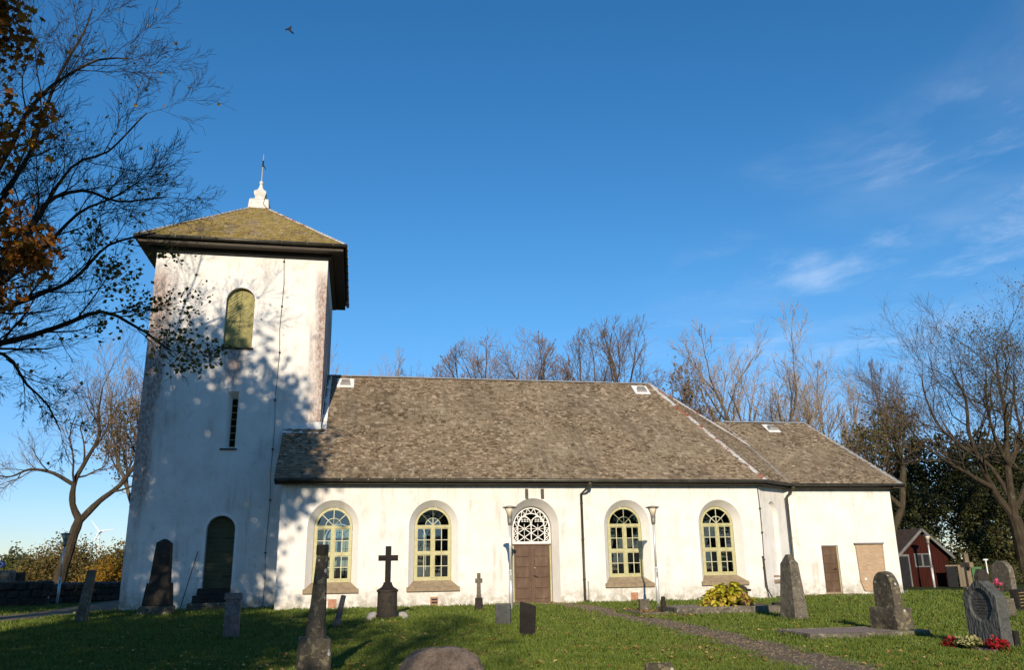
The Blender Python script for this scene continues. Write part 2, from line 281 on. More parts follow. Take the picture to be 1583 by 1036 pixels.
simple('sign_white', (0.7, 0.7, 0.7), (0.78, 0.78, 0.78), 5, 0.4, 0.4, bstr=0)
simple('gold_paint', (0.30, 0.20, 0.06), (0.4, 0.28, 0.09), 5, 0.4, 0.5, bstr=0)
simple('soft_black', (0.006, 0.006, 0.007), (0.014, 0.013, 0.013), 5, 0.6, 0.3, bstr=0)

# ------------------------------------------------------------------ mesh helpers
class MB:
    def __init__(s): s.v = []; s.f = []; s.t = []
    def add(s, vs, fs, tone=None):
        o = len(s.v); s.v += [tuple(v) for v in vs]; s.f += [tuple(i+o for i in f) for f in fs]
        if tone is not None: s.t += [tone]*len(vs)
    def box(s, x0, x1, y0, y1, z0, z1, tone=None):
        s.add([(x0, y0, z0), (x1, y0, z0), (x1, y1, z0), (x0, y1, z0), (x0, y0, z1), (x1, y0, z1), (x1, y1, z1), (x0, y1, z1)],
              [(0, 3, 2, 1), (4, 5, 6, 7), (0, 1, 5, 4), (1, 2, 6, 5), (2, 3, 7, 6), (3, 0, 4, 7)], tone)
    def frus(s, cx, cy, z0, z1, w0, d0, w1, d1, dx=0, dy=0):
        a = [(cx+i*w0/2, cy+j*d0/2, z0) for i, j in ((-1, -1), (1, -1), (1, 1), (-1, 1))]
        b = [(cx+dx+i*w1/2, cy+dy+j*d1/2, z1) for i, j in ((-1, -1), (1, -1), (1, 1), (-1, 1))]
        s.add(a+b, [(0, 3, 2, 1), (4, 5, 6, 7), (0, 1, 5, 4), (1, 2, 6, 5), (2, 3, 7, 6), (3, 0, 4, 7)])
    def prism(s, poly, a, b, plane='xz'):
        n = len(poly)
        f = (lambda p, t: (p[0], t, p[1])) if plane == 'xz' else ((lambda p, t: (t, p[0], p[1])) if plane == 'yz' else (lambda p, t: (p[0], p[1], t)))
        s.add([f(p, a) for p in poly]+[f(p, b) for p in poly], [tuple(range(n)), tuple(range(2*n-1, n-1, -1))]+[(i, n+i, n+(i+1) % n, (i+1) % n) for i in range(n)])
    def bar(s, p, q, w, d, plane_n=(0, 1, 0)):
        p = Vector(p); q = Vector(q); t = (q-p).normalized(); n = Vector(plane_n); u = t.cross(n).normalized()
        vs = [e+u*a*w/2+n*b*d/2 for e in (p, q) for a, b in ((-1, -1), (1, -1), (1, 1), (-1, 1))]
        s.add(vs, [(0, 3, 2, 1), (4, 5, 6, 7), (0, 1, 5, 4), (1, 2, 6, 5), (2, 3, 7, 6), (3, 0, 4, 7)])
    def tube(s, pts, rads, k=8, cap=True):
        pts = [Vector(p) for p in pts]
        if isinstance(rads, (int, float)): rads = [rads]*len(pts)
        o = len(s.v); n = len(pts); a = None
        cs = [(math.cos(6.28318*i/k), math.sin(6.28318*i/k)) for i in range(k)]
        for i, p in enumerate(pts):
            d = (pts[min(i+1, n-1)]-pts[max(i-1, 0)])
            d = d.normalized() if d.length > 1e-9 else Vector((0, 0, 1))
            if a is None: a = d.orthogonal().normalized()
            else:
                a = a-d*a.dot(d); a = a.normalized() if a.length > 1e-6 else d.orthogonal().normalized()
            b = d.cross(a); r = rads[i]
            for c, q in cs: s.v.append((p.x+(a.x*c+b.x*q)*r, p.y+(a.y*c+b.y*q)*r, p.z+(a.z*c+b.z*q)*r))
        for i in range(n-1):
            for j in range(k):
                j2 = (j+1) % k; s.f.append((o+i*k+j, o+i*k+j2, o+(i+1)*k+j2, o+(i+1)*k+j))
        if cap and k > 2: s.f.append(tuple(o+j for j in range(k-1, -1, -1))); s.f.append(tuple(o+(n-1)*k+j for j in range(k)))
    def lathe(s, prof, cx=0, cy=0, k=16):
        o = len(s.v)
        for r, z in prof:
            for j in range(k): s.v.append((cx+r*math.cos(6.28318*j/k), cy+r*math.sin(6.28318*j/k), z))
        for i in range(len(prof)-1):
            for j in range(k):
                j2 = (j+1) % k; s.f.append((o+i*k+j, o+i*k+j2, o+(i+1)*k+j2, o+(i+1)*k+j))
        s.f.append(tuple(o+j for j in range(k-1, -1, -1))); s.f.append(tuple(o+(len(prof)-1)*k+j for j in range(k)))
    def mesh(s, name):
        me = bpy.data.meshes.new(name); me.from_pydata(s.v, [], s.f)
        if s.t:
            ca = me.color_attributes.new('tone', 'FLOAT_COLOR', 'POINT')
            a = np.ones((len(s.v), 4), np.float32); a[:, 0] = a[:, 1] = a[:, 2] = np.array(s.t, np.float32); ca.data.foreach_set('color', a.ravel())
        me.update(); return me
    def obj(s, name, mat, parent=None, loc=(0, 0, 0), smooth=False, bevel=0, fix=True):
        me = s.mesh(name)
        if fix:
            bm = bmesh.new(); bm.from_mesh(me); bmesh.ops.recalc_face_normals(bm, faces=bm.faces); bm.to_mesh(me); bm.free()
        return link(name, me, mat, parent, loc, smooth, bevel)
def link(name, me, mat, parent=None, loc=(0, 0, 0), smooth=False, bevel=0):
    if not me.materials: me.materials.append(MATS[mat])
    if smooth: me.polygons.foreach_set('use_smooth', [True]*len(me.polygons))
    o = bpy.data.objects.new(name, me); COL.objects.link(o); o.location = loc
    if parent is not None: o.parent = parent
    if bevel:
        b = o.modifiers.new('bevel', 'BEVEL'); b.width = bevel; b.segments = 2; b.limit_method = 'ANGLE'
    return o
def tag(o, label=None, cat=None, group=None, kind=None):
    if label: o['label'] = label
    if cat: o['category'] = cat
    if group: o['group'] = group
    if kind: o['kind'] = kind
    return o
def empty(name, loc, label, cat, group=None, rz=0):
    o = bpy.data.objects.new(name, None); COL.objects.link(o); o.location = loc; o.rotation_euler = (0, 0, rz); o.empty_display_size = 0.3
    return tag(o, label, cat, group)
def copy_tree(o, parent=None):
    c = o.copy(); COL.objects.link(c)
    if parent is not None: c.parent = parent
    for ch in list(o.children): copy_tree(ch, c)
    return c
def arch(cx, hw, z0, zs, zt, n=18):
    return [(cx-hw, z0), (cx+hw, z0)]+[(cx+hw*math.cos(math.pi*i/n), zs+(zt-zs)*math.sin(math.pi*i/n)) for i in range(n+1)]
def wall_panel(mb, outer, holes, y):
    polys = [[Vector((x, z, 0)) for x, z in p] for p in [outer]+holes]
    flat = [p for q in [outer]+holes for p in q]
    mb.add([(x, y, z) for x, z in flat], [tuple(t_) for t_ in tessellate_polygon(polys)])
def reveal(mb, a, b, y0, y1):
    n = len(a); mb.add([(x, y0, z) for x, z in a]+[(x, y1, z) for x, z in b], [(i, (i+1) % n, n+(i+1) % n, n+i) for i in range(n)])
def clip(poly, a, b, c):          # keep a*x+b*z<=c
    out = []
    for i in range(len(poly)):
        p, q = poly[i], poly[(i+1) % len(poly)]; dp = a*p[0]+b*p[1]-c; dq = a*q[0]+b*q[1]-c
        if dp <= 0: out.append(p)
        if dp*dq < 0: t_ = dp/(dp-dq); out.append((p[0]+(q[0]-p[0])*t_, p[1]+(q[1]-p[1])*t_))
    return out
def rough_stone(mb, bev=0.02, cuts=1, amp=0.012, fr=4.0, seed=0):
    me = mb.mesh('s'); bm = bmesh.new(); bm.from_mesh(me); bmesh.ops.remove_doubles(bm, verts=bm.verts, dist=1e-5); bmesh.ops.recalc_face_normals(bm, faces=bm.faces)
    if bev: bmesh.ops.bevel(bm, geom=list(bm.edges), offset=bev, segments=1, affect='EDGES', profile=0.6)
    if cuts: bmesh.ops.subdivide_edges(bm, edges=bm.edges, cuts=cuts, use_grid_fill=True)
    off = Vector((seed*3.7, seed*1.3, seed*2.1))
    for v in bm.verts: v.co += (mnoise.noise_vector(v.co*fr+off)*amp+mnoise.noise_vector(v.co*fr*3.1+off)*amp*0.5)
    bm.to_mesh(me); bm.free(); return me

# ------------------------------------------------------------------ ground
def gnd(x, y):
    z = -0.012*min(60, max(0, -y-1.5))
    w = max(0.0, min(1.0, (-y-1.0)/4))
    return z + w*0.03*(mnoise.noise(Vector((x*0.22, y*0.22, 0.3)))) - 0.25*max(0.0, min(1.0, (y-24)/60))
def ticks(a, b, st, far): return far[0]+list(np.arange(a, b+1e-6, st))+far[1]
xs = ticks(-60, 70, 1.0, ([-6000, -2500, -900, -350, -160, -95], [100, 170, 360, 900, 2500, 6000]))
ys = ticks(-60, 60, 1.0, ([-6000, -2500, -900, -300, -120], [85, 130, 260, 700, 2500, 6000]))
mb = MB()
mb.v = [(float(x), float(y), gnd(x, y)) for y in ys for x in xs]; nx = len(xs)
mb.f = [(j*nx+i, j*nx+i+1, (j+1)*nx+i+1, (j+1)*nx+i) for j in range(len(ys)-1) for i in range(nx-1)]
tag(mb.obj('ground', 'lawn', smooth=True, fix=False), 'mown green churchyard lawn running to the horizon', kind='structure')
def strip(name, left, right, mat, lift, label, n=24, wob=0.05, sub=4):
    mb = MB(); V = []
    def interp(pts, t_):
        t_ *= len(pts)-1; i = min(int(t_), len(pts)-2); f = t_-i; return (pts[i][0]*(1-f)+pts[i+1][0]*f, pts[i][1]*(1-f)+pts[i+1][1]*f)
    for i in range(n+1):
        a = interp(left, i/n); b = interp(right, i/n)
        a = (a[0]+mnoise.noise(Vector((i*0.9, 1, lift*50)))*wob, a[1]+mnoise.noise(Vector((i*0.9, 4, 2)))*wob); b = (b[0]+mnoise.noise(Vector((i*0.9, 7, 3)))*wob, b[1]+mnoise.noise(Vector((i*0.8, 9, 2)))*wob)
        for j in range(sub+1):
            f = j/sub; x = a[0]*(1-f)+b[0]*f; y = a[1]*(1-f)+b[1]*f; V.append((x, y, gnd(x, y)+lift))
    mb.v = V; mb.f = [(i*(sub+1)+j, i*(sub+1)+j+1, (i+1)*(sub+1)+j+1, (i+1)*(sub+1)+j) for i in range(n) for j in range(sub)]
    return tag(mb.obj(name, mat, smooth=True, fix=True), label, kind='structure')
strip('path', [(8.1, -0.05), (9.25, -1.6), (9.45, -5), (9.35, -13), (8.75, -18), (8.0, -26)], [(9.85, -0.05), (10.45, -1.6), (10.55, -5), (10.5, -13), (10.1, -18), (9.3, -26)], 'gravel', 0.014, 'narrow gravel path leading to the brown church door', 60)
strip('path', [(-11.5, -14), (-9.3, -3.5), (-8.3, 3), (-8.6, 9), (-9.0, 16), (-9.4, 26)], [(-9.6, -14), (-6.9, -3.5), (-5.9, 3), (-6.2, 9), (-6.6, 16), (-7.0, 26)], 'gravel', 0.016, 'gravel path passing the west side of the white tower', 60)
strip('field', [(-200, 24), (-190, 60), (-260, 220)], [(-7, 24), (-7, 60), (-7, 220)], 'dry_field', 0.02, 'dry tan field beyond the churchyard wall', 40, 0.0, 40)

def pebbles(n, seed):
    r = random.Random(seed); m = MB()
    for i in range(n):
        y = -26+26*r.random()**.8; pc = float(np.interp(y, [-26, -18, -13, -5, -1.6, 0], [8.65, 9.42, 9.92, 10.0, 9.85, 9.0])); x = pc+r.gauss(0, .36); s = r.uniform(.008, .026); z = gnd(x, y)+.014; q = r.uniform(0, 6.28); c, k = math.cos(q)*s, math.sin(q)*s
        m.add([(x+c, y+k, z), (x-k, y+c, z), (x-c*1.2, y-k*1.2, z), (x+k, y-c, z), (x+s*.2, y, z+s*.9)], [(0, 1, 4), (1, 2, 4), (2, 3, 4), (3, 0, 4)])
    return m
tag(pebbles(3200, 3).obj('loose_gravel', 'gravel', fix=False), 'loose gravel stones lying on the path to the door', 'gravel', kind='stuff')
# ------------------------------------------------------------------ church
church = empty('church', (0, 0, 0), 'white plastered church with square tower and brown shingle roof', 'church')
HE = 4.34; L = 17.85; RY = 5.91; RZ = 9.44; DEP = 11.82; RX = 15.885; WT = 4.20
WX = (1.83, 5.33, 12.50, 16.20); WFRONT = [arch(x, 0.88, 0.62, 2.72, 3.64, 22) for x in WX]; WBACK = [arch(x, 0.665, 0.84, 2.72, 3.42, 22) for x in WX]
DOORX = 8.97; DF = arch(DOORX, 0.93, -0.3, 2.72, 3.70, 22); DB = arch(DOORX, 0.72, -0.3, 2.62, 3.42, 22)
RD = 0.34; DD = 0.50
A36 = R(36.5); fdir = Vector((math.cos(A36), math.sin(A36), 0)); J = Vector((L, 0, 0))+fdir*(1.35/math.sin(A36)); C2 = Vector((L, 0, 0))+fdir*4.6
mb = MB(); wall_panel(mb, [(0, -0.3), (L, -0.3), (L, WT), (0, WT)], WFRONT+[DF], 0)
mb.box(-0.0, 0.0, 0, 0, 0, 0)
# west gable, north wall with openings, apse sides
GAB = [(0, -0.3), (DEP, -0.3), (DEP, WT), (RY, RZ-0.35), (0, WT)]
o = len(mb.v); mb.add([(0, y, z) for y, z in GAB], [(0, 1, 2, 3, 4)])
NB = [arch(x, 0.70, 0.84, 2.72, 3.45, 22) for x in WX[:2]]
wall_panel(mb, [(0, -0.3), (L, -0.3), (L, WT), (0, WT)], NB, DEP)
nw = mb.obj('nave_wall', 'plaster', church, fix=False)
# angled choir wall with blind niche (local panel, u along wall)
LU = 4.6; nu = 1.08
niche_f = arch(nu, 0.42, 0.70, 3.05, 3.62, 16); niche_b = arch(nu, 0.37, 0.78, 3.05, 3.55, 16)
def facet_part(name, build, mat, **k):
    m = MB(); build(m); ob = m.obj(name, mat, church, (L, 0, 0), **k); ob.rotation_euler = (0, 0, A36); return ob
def _fw(m):
    wall_panel(m, [(0.0, -0.3), (LU, -0.3), (LU, WT), (0.0, WT)], [niche_f], 0); reveal(m, niche_f, niche_b, 0, 0.16)
    m.add([(x, 0.16, z) for x, z in niche_b], [tuple(range(len(niche_b)))])
cw = facet_part('choir_wall', _fw, 'plaster', fix=False)
facet_part('niche_sill', lambda m: m.add([(nu-0.44, -0.06, 0.60), (nu+0.44, -0.06, 0.60), (nu+0.40, 0.158, 0.82), (nu-0.40, 0.158, 0.82), (nu-0.44, -0.06, 0.54), (nu+0.44, -0.06, 0.54), (nu+0.40, 0.158, 0.54), (nu-0.40, 0.158, 0.54)],
           [(0, 1, 2, 3), (4, 7, 6, 5), (0, 4, 5, 1), (1, 5, 6, 2), (3, 7, 4, 0)]), 'sill_stone')
mb = MB(); B2 = Vector((C2.x, DEP-C2.y, 0))
for p, q in ((C2, B2), (B2, Vector((L, DEP, 0)))): mb.add([(p.x, p.y, -0.3), (q.x, q.y, -0.3), (q.x, q.y, WT), (p.x, p.y, WT)], [(0, 1, 2, 3)])
mb.obj('apse_wall', 'plaster', church, fix=False)
# plaster reveals of openings
for k, (a, b) in enumerate(zip(WFRONT, WBACK)):
    mb = MB(); reveal(mb, a, b, 0, RD); mb.obj('window_reveal', 'reveal_plaster', church, fix=False)
mb = MB(); reveal(mb, DF, DB, 0, DD); mb.obj('door_reveal', 'reveal_plaster', church, fix=False)
# inside of the nave: floor, ceiling
mb = MB(); mb.box(0.05, L-0.05, 0.40, DEP-0.02, 4.22, 4.30); mb.obj('inner_ceiling', 'interior', church)
mb = MB(); mb.box(0.05, L+2, 0.40, DEP-0.02, 0.02, 0.06); mb.obj('inner_floor', 'brown_door', church)
mb = MB(); inner = arch
wall_panel(mb, [(0.02, 0), (L, 0), (L, 4.22), (0.02, 4.22)], WBACK+[DB], RD+0.10)
mb.obj('inner_wall', 'interior', church, fix=False)
mb = MB(); mb.box(L-0.10, L-0.05, 0.5, DEP-0.1, 0.06, 4.2); mb.obj('choir_screen', 'brown_door', church)

# --- windows
def sector(r0, r1, a0, a1, n=6):
    return [(r1*math.cos(a0+(a1-a0)*i/n), r1*math.sin(a0+(a1-a0)*i/n)) for i in range(n+1)]+[(r0*math.cos(a1+(a0-a1)*i/n), r0*math.sin(a1+(a0-a1)*i/n)) for i in range(n+1)]
def make_window():
    hw, z0, zs, zt = 0.655, 0.86, 2.73, 3.405; ew = hw-0.085; rr = (zt-zs-0.085)/ew
    out = arch(0, hw, z0, zs, zt, 24); inn = arch(0, ew, z0+0.10, zs, zt-0.085, 24)
    m = MB(); n = len(out)
    for y, fl in ((0, 0), (0.07, 1)): m.add([(x, y, z) for x, z in out]+[(x, y, z) for x, z in inn], [(i, (i+1) % n, n+(i+1) % n, n+i) for i in range(n)])
    m.add([(x, 0, z) for x, z in inn]+[(x, 0.07, z) for x, z in inn], [(i, (i+1) % n, n+(i+1) % n, n+i) for i in range(n)])
    m.add([(x, 0, z) for x, z in out]+[(x, 0.07, z) for x, z in out], [(i, (i+1) % n, n+(i+1) % n, n+i) for i in range(n)])
    w = m.obj('window', 'window_paint', church)
    def part(nm, *b, mat='window_paint'):
        m = MB(); m.box(*b); return m.obj(nm, mat, w)
    part('transom', -ew, ew, -0.022, 0.05, zs-0.055, zs+0.05); zm = 1.80
    part('transom', -ew, ew, -0.018, 0.05, zm-0.045, zm+0.045)
    part('mullion', -0.052, 0.052, -0.020, 0.052, z0+0.10, zm-0.045); part('mullion', -0.052, 0.052, -0.020, 0.052, zm+0.045, zs-0.055)
    shared = {}
    for sx in (-1, 1):
        for za, zb in ((z0+0.10, zm-0.045), (zm+0.045, zs-0.055)):
            xa, xb = (0.052, ew) if sx > 0 else (-ew, -0.052); xm = (xa+xb)/2; zc = (za+zb)/2
            part('sash', xa, xb, 0.004, 0.04, za, za+0.03); part('sash', xa, xb, 0.004, 0.04, zb-0.03, zb)
            part('sash', xa, xa+0.03, 0.004, 0.04, za+0.03, zb-0.03); part('sash', xb-0.03, xb, 0.004, 0.04, za+0.03, zb-0.03)
            part('glazing_bar', xm-0.013, xm+0.013, 0.002, 0.035, za+0.03, zb-0.03, mat='bar_paint'); part('glazing_bar', xa+0.03, xb-0.03, 0.005, 0.033, zc-0.012, zc+0.012, mat='bar_paint')
            for pa, pb in ((xa+0.03, xm-0.013), (xm+0.013, xb-0.03)):
                for qa, qb in ((za+0.03, zc-0.012), (zc+0.012, zb-0.03)):
                    key = (round(pb-pa, 3), round(qb-qa, 3))
                    if key not in shared:
                        mm = MB(); wx, wz = (pb-pa)/2+0.004, (qb-qa)/2+0.004; mm.box(-wx, wx, 0, 0.004, -wz, wz); shared[key] = mm.mesh('pane')
                    p = link('pane', shared[key], 'glass', w, ((pa+pb)/2, 0.02+random.uniform(-.002, .002), (qa+qb)/2))
                    p.rotation_euler = (random.uniform(-.010, .010), 0, random.uniform(-.010, .010))
    # fan light
    fz = zs+0.05; er = zt-0.085-fz
    def el(r, a): return (ew*r*math.cos(a), fz+er*r*math.sin(a))
    for a in (45, 90, 135):
        x, z = el(1.0, R(a)); x2, z2 = el(0.02, R(a)); m = MB(); m.bar((x2, 0.02, z2), (x, 0.02, z), 0.026, 0.034); m.obj('glazing_bar', 'bar_paint', w)
    m = MB()
    for i in range(16):
        a, b = math.pi*i/16, math.pi*(i+1)/16; (x, z), (x2, z2) = el(0.47, a), el(0.47, b); m.bar((x, 0.018, z), (x2, 0.018, z2), 0.027, 0.036)
    m.obj('glazing_bar', 'bar_paint', w)
    for r0, r1 in ((0.05, 0.47), (0.47, 1.0)):
        for i in range(4):
            poly = sector(r0, r1, R(45*i), R(45*i+45)); m = MB(); m.prism([(ew*x, fz+er*z) for x, z in poly], 0.02, 0.024); m.obj('pane', 'glass', w)
    # sloping stone sill
    m = MB(); m.add([(-0.93, -RD-0.09, 0.62), (0.93, -RD-0.09, 0.62), (0.665, 0.02, 0.875), (-0.665, 0.02, 0.875), (-0.93, -RD-0.09, 0.51), (0.93, -RD-0.09, 0.51), (0.93, -RD+0.06, 0.51), (-0.93, -RD+0.06, 0.51), (0.93, -RD+0.002, 0.66), (-0.93, -RD+0.002, 0.66)],
        [(0, 1, 8, 9), (9, 8, 2, 3), (0, 4, 5, 1), (4, 7, 6, 5), (1, 5, 6, 8), (0, 9, 7, 4)]); m.obj('sill', 'sill_stone', w)
    return w
random.seed(4)
win = make_window(); win.location = (WX[0], RD, 0)
for x in WX[1:]: c = copy_tree(win, church); c.location = (x, RD, 0)
for x in WX[:2]:
    c = copy_tree(win, church); c.location = (x, DEP, 0); c.rotation_euler = (0, 0, math.pi)
for c in [o for o in church.children if o.name.startswith('window') and 'reveal' not in o.name]:
    for p in c.children:
        if p.name.startswith('pane'): p.rotation_euler = (random.uniform(-.012, .012), 0, random.uniform(-.012, .012))

# --- main door with fanlight
door = bpy.data.objects.new('door', None); COL.objects.link(door); door.parent = church; door.location = (DOORX, DD, 0)
TZ = 2.09
def dbox(nm, mat, par, *b, bevel=0):
    m = MB(); m.box(*b); return m.obj(nm, mat, par, bevel=bevel)
for sx in (-1, 1):
    dbox('door_leaf', 'brown_door', door, *((-0.665, -0.004) if sx < 0 else (0.004, 0.665)), 0.01, 0.06, 0.03, TZ-0.07)
    xa, xb = (-0.60, -0.10) if sx < 0 else (0.10, 0.60)
    for i in range(5):
        za = 0.16+i*0.37; dbox('panel', 'brown_door', door, xa, xb, -0.018, 0.02, za, za+0.305, bevel=0.02)
dbox('astragal', 'brown_door', door, -0.035, 0.035, -0.024, 0.02, 0.03, TZ-0.07)
dbox('door_frame', 'window_paint', door, -0.72, -0.668, -0.03, 0.05, 0, TZ-0.06); dbox('door_frame', 'window_paint', door, 0.668, 0.72, -0.03, 0.05, 0, TZ-0.06)
dbox('door_head', 'brown_door', door, -0.72, 0.72, -0.02, 0.06, TZ-0.06, TZ)
m = MB(); m.bar((0.05, -0.045, 0.98), (0.19, -0.055, 0.93), 0.03, 0.03); m.obj('door_handle', 'iron', door)
m = MB(); m.lathe([(0.022, 0), (0.022, 0.02)], 0, 0, 10); k = m.obj('lock_escutcheon', 'brass', door, (0.10, -0.02, 1.24)); k.rotation_euler = (math.pi/2, 0, 0)
fan = bpy.data.objects.new('fanlight', None); COL.objects.link(fan); fan.parent = church; fan.location = (DOORX, DD-0.01, 0)
FH, FS = 0.70, 2.63; FT = 3.40
def fbar(p, q, w=0.03, d=0.03): m = MB(); m.bar((p[0], 0.02, p[1]), (q[0], 0.02, q[1]), w, d); return m
def fring(k, w, nm):
    pts = [(-FH*k, TZ+0.05)]+[(-FH*k*math.cos(math.pi*i/28), FS+(FT-FS)*k*math.sin(math.pi*i/28)) for i in range(29)]+[(FH*k, TZ+0.05)]
    m = MB()
    for a, b in zip(pts, pts[1:]): m.bar((a[0], 0.02, a[1]), (b[0], 0.02, b[1]), w, 0.034)
    m.obj(nm, 'white_bar', fan); return pts
fring(1.0, 0.075, 'fan_frame'); fring(0.72, 0.032, 'glazing_bar')
fbar((-FH-0.02, TZ+0.04), (FH+0.02, TZ+0.04), 0.085, 0.04).obj('fan_frame', 'white_bar', fan)
def onring(k, s):   # s in 0..1 along the ring
    tot = [(-FH*k, TZ+0.07)]+[(-FH*k*math.cos(math.pi*i/28), FS+(FT-FS)*k*math.sin(math.pi*i/28)) for i in range(29)]+[(FH*k, TZ+0.07)]
    ln = [math.dist(a, b) for a, b in zip(tot, tot[1:])]; S = s*sum(ln)
    for (a, b), l_ in zip(zip(tot, tot[1:]), ln):
        if S <= l_: return (a[0]+(b[0]-a[0])*S/l_, a[1]+(b[1]-a[1])*S/l_)
        S -= l_
    return tot[-1]
m = MB(); nz = 13
for i in range(nz):
    a = onring(0.97, i/nz); b = onring(0.73, (i+0.5)/nz); c = onring(0.97, (i+1)/nz)
    for p, q in ((a, b), (b, c)): m.bar((p[0], 0.02, p[1]), (q[0], 0.02, q[1]), 0.024, 0.026)
m.obj('zigzag_tracery', 'white_bar', fan)
for sx in (-1, 1):                                     # lower lattice at the two sides
    for i in range(2):
        z = TZ+0.09+i*0.24; xo, xi = sx*FH*0.96, sx*FH*0.73
        fbar((xo, z), (xi, z+0.24), 0.022, 0.024).obj('glazing_bar', 'white_bar', fan); 
fbar((0, TZ+0.08), (0, FS+0.20), 0.036).obj('glazing_bar', 'white_bar', fan)
m = MB()
for sx in (-1, 1):
    x0, x1 = sx*0.02, sx*FH*0.70; zb = TZ+0.09; xc = (x0+x1)/2
    for za in (zb, zb+0.30):
        for p, q in (((x0, za), (x1, za+0.30)), ((x1, za), (x0, za+0.30))): m.bar((p[0], 0.02, p[1]), (q[0], 0.02, q[1]), 0.026, 0.028)
    m.bar((xc, 0.024, zb), (xc, 0.024, zb+0.62), 0.014, 0.02); m.bar((x0, 0.024, zb+0.45), (x1, 0.024, zb+0.45), 0.014, 0.02)
    pts = [(xc+abs(x1-x0)/2*math.cos(math.pi*i/14), zb+0.62+0.26*math.sin(math.pi*i/14)**0.8) for i in range(15)]
    for p, q in zip(pts, pts[1:]): m.bar((p[0], 0.02, p[1]), (q[0], 0.02, q[1]), 0.03, 0.03)
    m.bar((x0, 0.02, FS+0.30), (sx*0.27, 0.02, FS+0.52), 0.026, 0.028)
    for k in range(-1, 2): m.bar((xc+k*0.10, 0.022, zb+0.70), (xc+k*0.10+0.05, 0.022, zb+0.80), 0.03, 0.024); m.bar((xc+k*0.10, 0.022, zb+0.80), (xc+k*0.10+0.05, 0.022, zb+0.70), 0.03, 0.024)
m.obj('arch_tracery', 'white_bar', fan)
m = MB(); m.prism([(-FH, TZ+0.05), (FH, TZ+0.05)]+[(FH*math.cos(math.pi*i/24), FS+(FT-FS)*math.sin(math.pi*i/24)) for i in range(25)], 0.05, 0.055); m.obj('pane', 'glass', fan)
dbox('door_step', 'sill_stone', church, DOORX-0.95, DOORX+0.98, -0.42, DD-0.02, -0.1, 0.03, bevel=0.02)
for x in (8.72, 9.31):
    m = MB(); m.box(x-0.055, x+0.055, -0.09, -0.002, 3.70, 4.03); s_ = m.obj('spotlight', 'grey_granite', church, bevel=0.01)
    m = MB(); m.box(x-0.057, x+0.02, -0.094, -0.005, 3.73, 4.035); m.obj('spotlight_hood', 'gutter_metal', s_)
for x, nm in ((1.90, 0), (5.37, 1), (12.65, 0)):
    m = MB(); m.box(x-0.14, x+0.14, -0.018, 0.02, 0.03, 0.32); v = m.obj('air_brick', 'terracotta', church, bevel=0.01)
    m = MB()
    for j in range(2): m.box(x-0.10, x+0.10, -0.022, 0.0, 0.10+j*0.10, 0.135+j*0.10+nm*0.03)
    m.obj('slot', 'soft_black' if nm else 'terracotta', v)

# --- sacristy (low east block)
SX0, SX1, SY = J.x, 24.46, 1.35; SN = DEP-SY
SDR = [(21.06, -0.3), (21.79, -0.3), (21.79, 1.92), (21.06, 1.92)]; SPL = [(22.74, 0.16), (23.70, 0.16), (23.76, 1.94), (22.58, 1.95), (22.62, 0.50)]
mb = MB(); wall_panel(mb, [(SX0, -0.3), (SX1, -0.3), (SX1, WT), (SX0, WT)], [SDR], SY); reveal(mb, SDR, SDR, SY, SY+0.14)
mb.add([(SX1, SY, -0.3), (SX1, SN, -0.3), (SX1, SN, WT), (SX1, SY, WT)], [(0, 1, 2, 3)]); mb.add([(SX1, SN, -0.3), (SX0, SN, -0.3), (SX0, SN, WT), (SX1, SN, WT)], [(0, 1, 2, 3)])
mb.add([(SX1+0.001, SY-0.003, 0.32), (SX1+0.10, SY-0.06, 0.12), (SX1+0.14, SY-0.07, -0.2), (SX1+0.14, SN, -0.2), (SX1+0.10, SN, 0.12), (SX1+0.001, SN, 0.32), (SX0+0.4, SY-0.07, -0.2)], [(0, 1, 4, 5), (1, 2, 3, 4)])
mb.obj('sacristy_wall', 'plaster', church, fix=False)
sd = bpy.data.objects.new('sacristy_door', None); COL.objects.link(sd); sd.parent = church; sd.location = (21.06, SY+0.10, 0)
dbox('door_leaf', 'brown_door', sd, 0.03, 0.70, 0.0, 0.05, 0.12, 1.88)
for i in range(5): dbox('panel', 'brown_door', sd, 0.09, 0.64, -0.02, 0.0, 0.20+i*0.335, 0.20+i*0.335+0.27, bevel=0.018)
dbox('door_frame', 'window_paint', sd, 0.0, 0.03, -0.03, 0.05, 0.05, 1.92); dbox('door_frame', 'window_paint', sd, 0.70, 0.73, -0.03, 0.05, 0.05, 1.92); dbox('door_frame', 'window_paint', sd, 0.03, 0.70, -0.02, 0.05, 1.885, 1.92)
dbox('threshold', 'sill_stone', sd, 0.0, 0.73, -0.05, 0.05, 0.03, 0.12)
m = MB(); m.bar((0.60, -0.03, 1.0), (0.48, -0.05, 1.0), 0.03, 0.03); m.obj('door_handle', 'iron', sd)
m = MB(); m.prism(SPL, SY-0.05, SY-0.004); hb = m.obj('board_panel', 'plywood', church)
dbox('lead_cap', 'lead', hb, 22.50, 23.80, SY-0.12, SY-0.003, 1.952, 2.01)
m = MB()
for p, q in zip(SPL, SPL[1:]+SPL[:1]): m.bar((p[0], SY-0.035, p[1]), (q[0], SY-0.035, q[1]), 0.05, 0.06)
m.obj('board_frame', 'plywood', hb)
dbox('knob', 'white_bar', hb, 22.78, 22.86, SY-0.07, SY-0.05, 0.56, 0.64)
dbox('step_slab', 'grey_granite', church, 20.75, 22.35, SY-0.55, SY+0.05, -0.10, 0.05, bevel=0.02)

